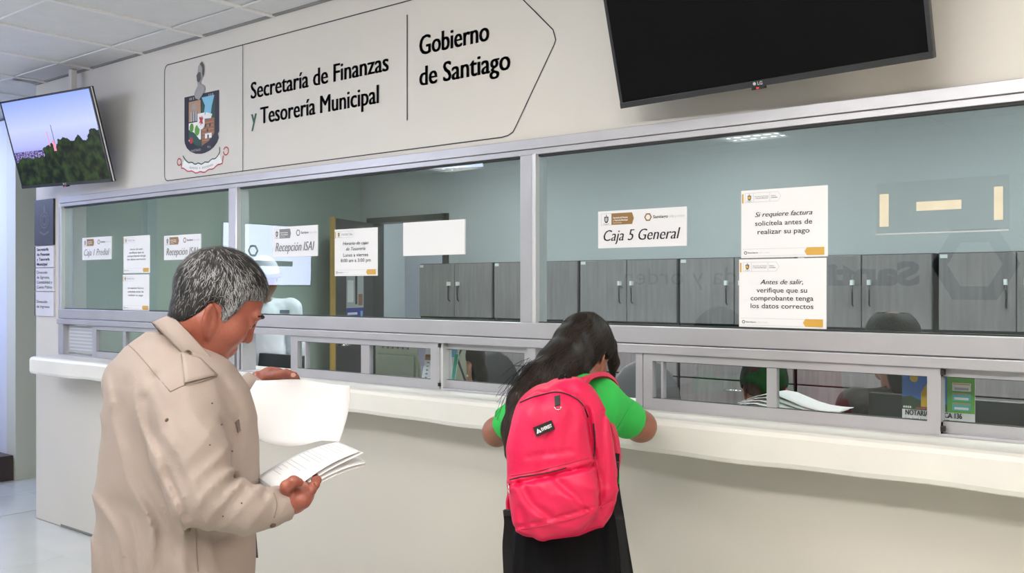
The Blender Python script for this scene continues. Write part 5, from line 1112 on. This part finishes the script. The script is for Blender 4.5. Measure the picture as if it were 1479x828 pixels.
# ---------------------------------------------------------------- clerks behind the glass
def clerk(name, label, px, py, D_, az, pitch, hs, shirtm, skinm, hair, stand=False, nd=.17):
    d0 = CF+CR*(px-CX)/F; z = (D_)/d0[1]; O_ = L(px, py, z); ax = head_axes(az, pitch); A_ = np.stack(ax)/hs; hfn = head_fn(O_, ax, hs); h0 = head_fn(O_, ax, hs, False, False)
    hx_ = np.array([math.cos(az), math.sin(az), 0]); rx = np.array([hx_[1], -hx_[0], 0]); nb_ = O_-UP*nd-hx_*.03*(1+math.sin(pitch)*2); base = np.array([nb_[0], nb_[1], 0.])
    p = empty(name, tuple(cw(base)), label, 'person')
    shl = [nb_-UP*.04+rx*s*.17 for s in (-1, 1)]; top = nb_[2]; hipz = top-.52
    hip = np.array([nb_[0], nb_[1], hipz])-hx_*.03
    fr = .25 if not stand else .02
    els = [s_-UP*.24+hx_*.06+rx*sg*.03 for s_, sg in zip(shl, (-1, 1))]; wrs = [e+hx_*fr+UP*(.02 if not stand else -.22) for e in els]
    def bodyf(P):
        d = sm(hfn(P), cone(P, nb_, O_-ax[2]*.04*hs, .052, .048), .025); return d
    def core(P):
        d = cone(P, nb_-UP*.1, hip, .10, .10)
        for e, w_, s_ in zip(els, wrs, shl): d = sm(d, chain(P, [s_, e, w_], [.04, .036, .025]), .02)
        for sg in (-1, 1):
            h_ = hip+rx*sg*.08; kn_ = (h_+hx_*.38-UP*.0) if not stand else (h_-UP*.42); ft = np.array([kn_[0], kn_[1], .05]); d = sm(d, chain(P, [h_, kn_, ft], [.075, .055, .04]), .03)
        return sm(d, cone(P, nb_, nb_-UP*.1, .05, .06), .03)
    parts = [(bodyf, *bounds([O_, nb_], .14), .0065), (core, *bounds([hip, hip+hx_*.45, hip-hx_*.05, np.append(hip[:2], .05), *shl, *wrs, nb_], .16), .016)]
    for w_, e in zip(wrs, els):
        fn, bb = simple_hand(w_, hx_-UP*.1, rx); parts.append((fn, *bounds(bb, .03), .0055))
    sdf_obj('body', parts, skinm, p)
    def shf(P):
        d = chain(P, [nb_-UP*.14, (nb_+hip)/2-UP*.05, hip], [.13, .135, .13], .03); d = sm(d, cone(P, shl[0], shl[1], .058, .058), .06); d = sm(d, cone(P, nb_-UP*.02, nb_-UP*.08, .058, .09), .04)
        for e, w_, s_ in zip(els, wrs, shl): d = sm(d, chain(P, [s_, e, e+(w_-e)*.75], [.06, .055, .045]), .02)
        d = d+.004*lump(P, 25, px*.01)+.002*lump(P, 60, 2); return np.maximum(d, -(cone(P, nb_-UP*.03, O_, .052, .05)))
    s, bvs = sdf_obj('shirt', [(shf, *bounds([hip-UP*.05, *shl, *wrs, nb_], .15), .011)], shirtm, p)
    def hr(P):
        q = (P-O_)@A_.T
        if hair == 'short': reg = hair_line(q[..., 0])-q[..., 2]; return smx(h0(P)-.009, reg*.8, .006)
        reg = np.interp(q[..., 0], [-.1, -.045, -.030, -.022, .015, .035, .06, .09], [-.12, -.10, -.04, .0, .0, .005, .045, .08])-q[..., 2]; d = smx(h0(P)-.016, reg*.9, .01)
        if hair == 'long': d = sm(d, chain(P, [O_-ax[0]*.055+UP*.0, O_-ax[0]*.08-UP*.1, O_-ax[0]*.09-UP*.22], [.058, .056, .04]), .03)
        if hair == 'bun': d = sm(d, np.linalg.norm(P-(O_-ax[0]*.10+ax[2]*.05), axis=-1)-.035, .02)
        return d+.002*lump(P, 60, 1)
    if hair: sdf_obj('hair', [(hr, *bounds([O_, O_-ax[0]*.09-UP*.2], .12), .0065)], M_hair_dark, p)
    tr = lambda P: np.minimum(*[chain(P, [hip+rx*sg*.08, (hip+rx*sg*.08+hx_*.38) if not stand else (hip+rx*sg*.08-UP*.42), np.append(((hip+rx*sg*.08+hx_*.38) if not stand else (hip+rx*sg*.08))[:2], .06)], [.095, .075, .06]) for sg in (-1, 1)])
    sdf_obj('trousers', [(tr, *bounds([hip, hip+hx_*.45, np.append(hip[:2], .05)], .17), .018)], mat('navy_trousers', (.02, .022, .035), .8), p)
    for sg in (-1, 1):
        kn_ = (hip+rx*sg*.08+hx_*.38) if not stand else (hip+rx*sg*.08); c = np.append(kn_[:2], 0.)
        fn = lambda P: np.maximum(cone(P, c+UP*.045, c+hx_*.15+UP*.035, .045, .036), -P[..., 2]); sdf_obj('shoe', [(fn, c-.24, c+.24, .015)], M_black, p)
    return p, O_, ax, bvs, s, nb_
W2 = mat('skin_face', (.26, .12, .08), .5, var=.1)
# standing clerk in a white shirt, cap
M_ws = mat('white_shirt', (.66, .70, .78), .7, bump=.05, bs=200)
p, O_, ax, bvs, s, nb_ = clerk('clerk', 'clerk in a white embroidered shirt and pale cap standing inside the middle pane', 380, 403, 3.3, math.radians(-62), math.radians(12), .98, M_ws, W2, 'short', stand=True, nd=.13)
M_cap = mat('pale_cap', (.55, .56, .66), .7); A_ = np.stack(ax)
cp = lambda P: np.maximum(ell((P-O_)@A_.T, (-.005, 0, .04), (.108, .087, .095)), .035-((P-O_)@A_.T)[..., 2])
sdf_obj('cap', [(cp, *bounds([O_], .16), .006)], M_cap, p)
cb = lambda P: np.maximum(np.maximum(ell((P-O_)@A_.T, (.05, 0, .04), (.125, .088, .05)), np.abs(((P-O_)@A_.T)[..., 2]-.04)-.006), -.0-((P-O_)@A_.T)[..., 0]+.02)
sdf_obj('cap_brim', [(cb, *bounds([O_], .2), .005)], mat('navy_brim', (.05, .05, .16), .6), p)
q = on_surf(bvs, [(404, 453), (418, 453), (418, 448), (404, 448)], .003)
if len(q) == 4:
    G().grid(cw(np.array([[q[0], q[3]], [q[1], q[2]]])), thick=-.002).build('embroidered_badge', mat('badge_navy', (.10, .12, .2), .7), s)
# seated clerks
p, O_, ax, bvs, s, nb_ = clerk('seated_clerk', 'dark haired clerk with red glasses and earring beside the tent calendar', 668, 521, 3.62, math.radians(198), math.radians(8), .98, mat('grey_blouse', (.25, .25, .27), .7), mat('skin_light', (.42, .22, .15), .5), 'long')
for sgn in (-1, 1):
    c = O_+ax[0]*.1+ax[1]*sgn*.032+ax[2]*.008; G().tube(cw(np.array([c+ax[1]*.024*math.cos(t)+ax[2]*.018*math.sin(t) for t in np.linspace(0, 2*PI, 15)])), .003, 5).build('glasses_rim', mat('red_frame', (.5, .02, .04), .3), p, smooth=True)
    G().tube(cw(np.array([O_+ax[0]*.1+ax[1]*sgn*.056+ax[2]*.012, O_+ax[0]*.0+ax[1]*sgn*.084-ax[2]*.012])), .0028, 5).build('glasses_arm', mat('red_frame', (.5, .02, .04), .3), p, smooth=True)
    c = O_+ax[1]*sgn*.082-ax[2]*.072+ax[0]*.008; V, Q = nets(lambda P: np.linalg.norm(P-c, axis=-1)-.006, c-.01, c+.01, .002); mk('earring', cw(V), Q.tolist(), mat('pearl', (.8, .78, .7), .2), p, smooth=True)
clerk('bowed_clerk', 'clerk with dark brown hair bowed over papers inside the right sliding window', 1104, 560, 3.34, math.radians(80), math.radians(35), .95, mat('black_blouse', (.02, .02, .024), .7), M_skin2, 'cap')
clerk('seated_clerk', 'clerk with glossy black hair just right of the stacked notices, facing away', 1288, 500, 3.55, math.radians(100), math.radians(5), 1.0, mat('dark_brown_blouse', (.03, .022, .02), .7), M_skin2, 'long')
# office chairs
def chair(c, az, label, m):
    hx_ = np.array([math.cos(az), math.sin(az), 0]); rx = np.array([hx_[1], -hx_[0], 0]); t = empty('office_chair', tuple(cw(c)), label, 'chair', "office chairs in the clerks' room")
    G().tube(cw(np.array([c+UP*.02, c+UP*.42])), .025, 10).build('column', M_black, t, smooth=True)
    for k in range(5):
        a = 2*PI*k/5; e = np.array([math.cos(a), math.sin(a), 0]); G().tube(cw(np.array([c+UP*.09, c+e*.26+UP*.05])), .018, 6).tube(cw(np.array([c+e*.26+UP*.05, c+e*.26+UP*.001])), .02, 8).build('leg', M_black, t)
    fn = lambda P: ell(P, c+UP*.45, (.24, .24, .045)); sdf_obj('seat', [(fn, c+np.array([-.26, -.26, .38]), c+np.array([.26, .26, .52]), .013)], m, t)
    b0 = c-hx_*.23; A_ = np.stack([hx_, rx, UP]); fn = lambda P: ell(P, b0+UP*.80, (.035, .22, .27), A_); sdf_obj('backrest', [(fn, b0+np.array([-.26, -.26, .5]), b0+np.array([.26, .26, 1.1]), .012)], m, t)
    G().tube(cw(np.array([c+UP*.42, b0+UP*.45-hx_*.03, b0+UP*.7-hx_*.03])), .015, 6).build('back_support', M_black, t)
M_ch = mat('grey_chair', (.09, .09, .10), .6)
def cf(px, y, Y): w_ = W(px, y, Y); v = w_-np.array([0, -CAMD, 0]); return np.array([v@CR, v@CF, 0])
chair(cf(735, 540, 1.7), math.radians(-60), 'dark office chair behind the sliding window left of the schoolgirl', M_cabd)
chair(cf(590, 540, 1.5), math.radians(-90), 'grey office chair behind the beige printer', M_ch)
chair(cf(950, 540, 1.6), math.radians(-80), 'grey office chair behind the window between the girl and the bowed clerk', M_ch)
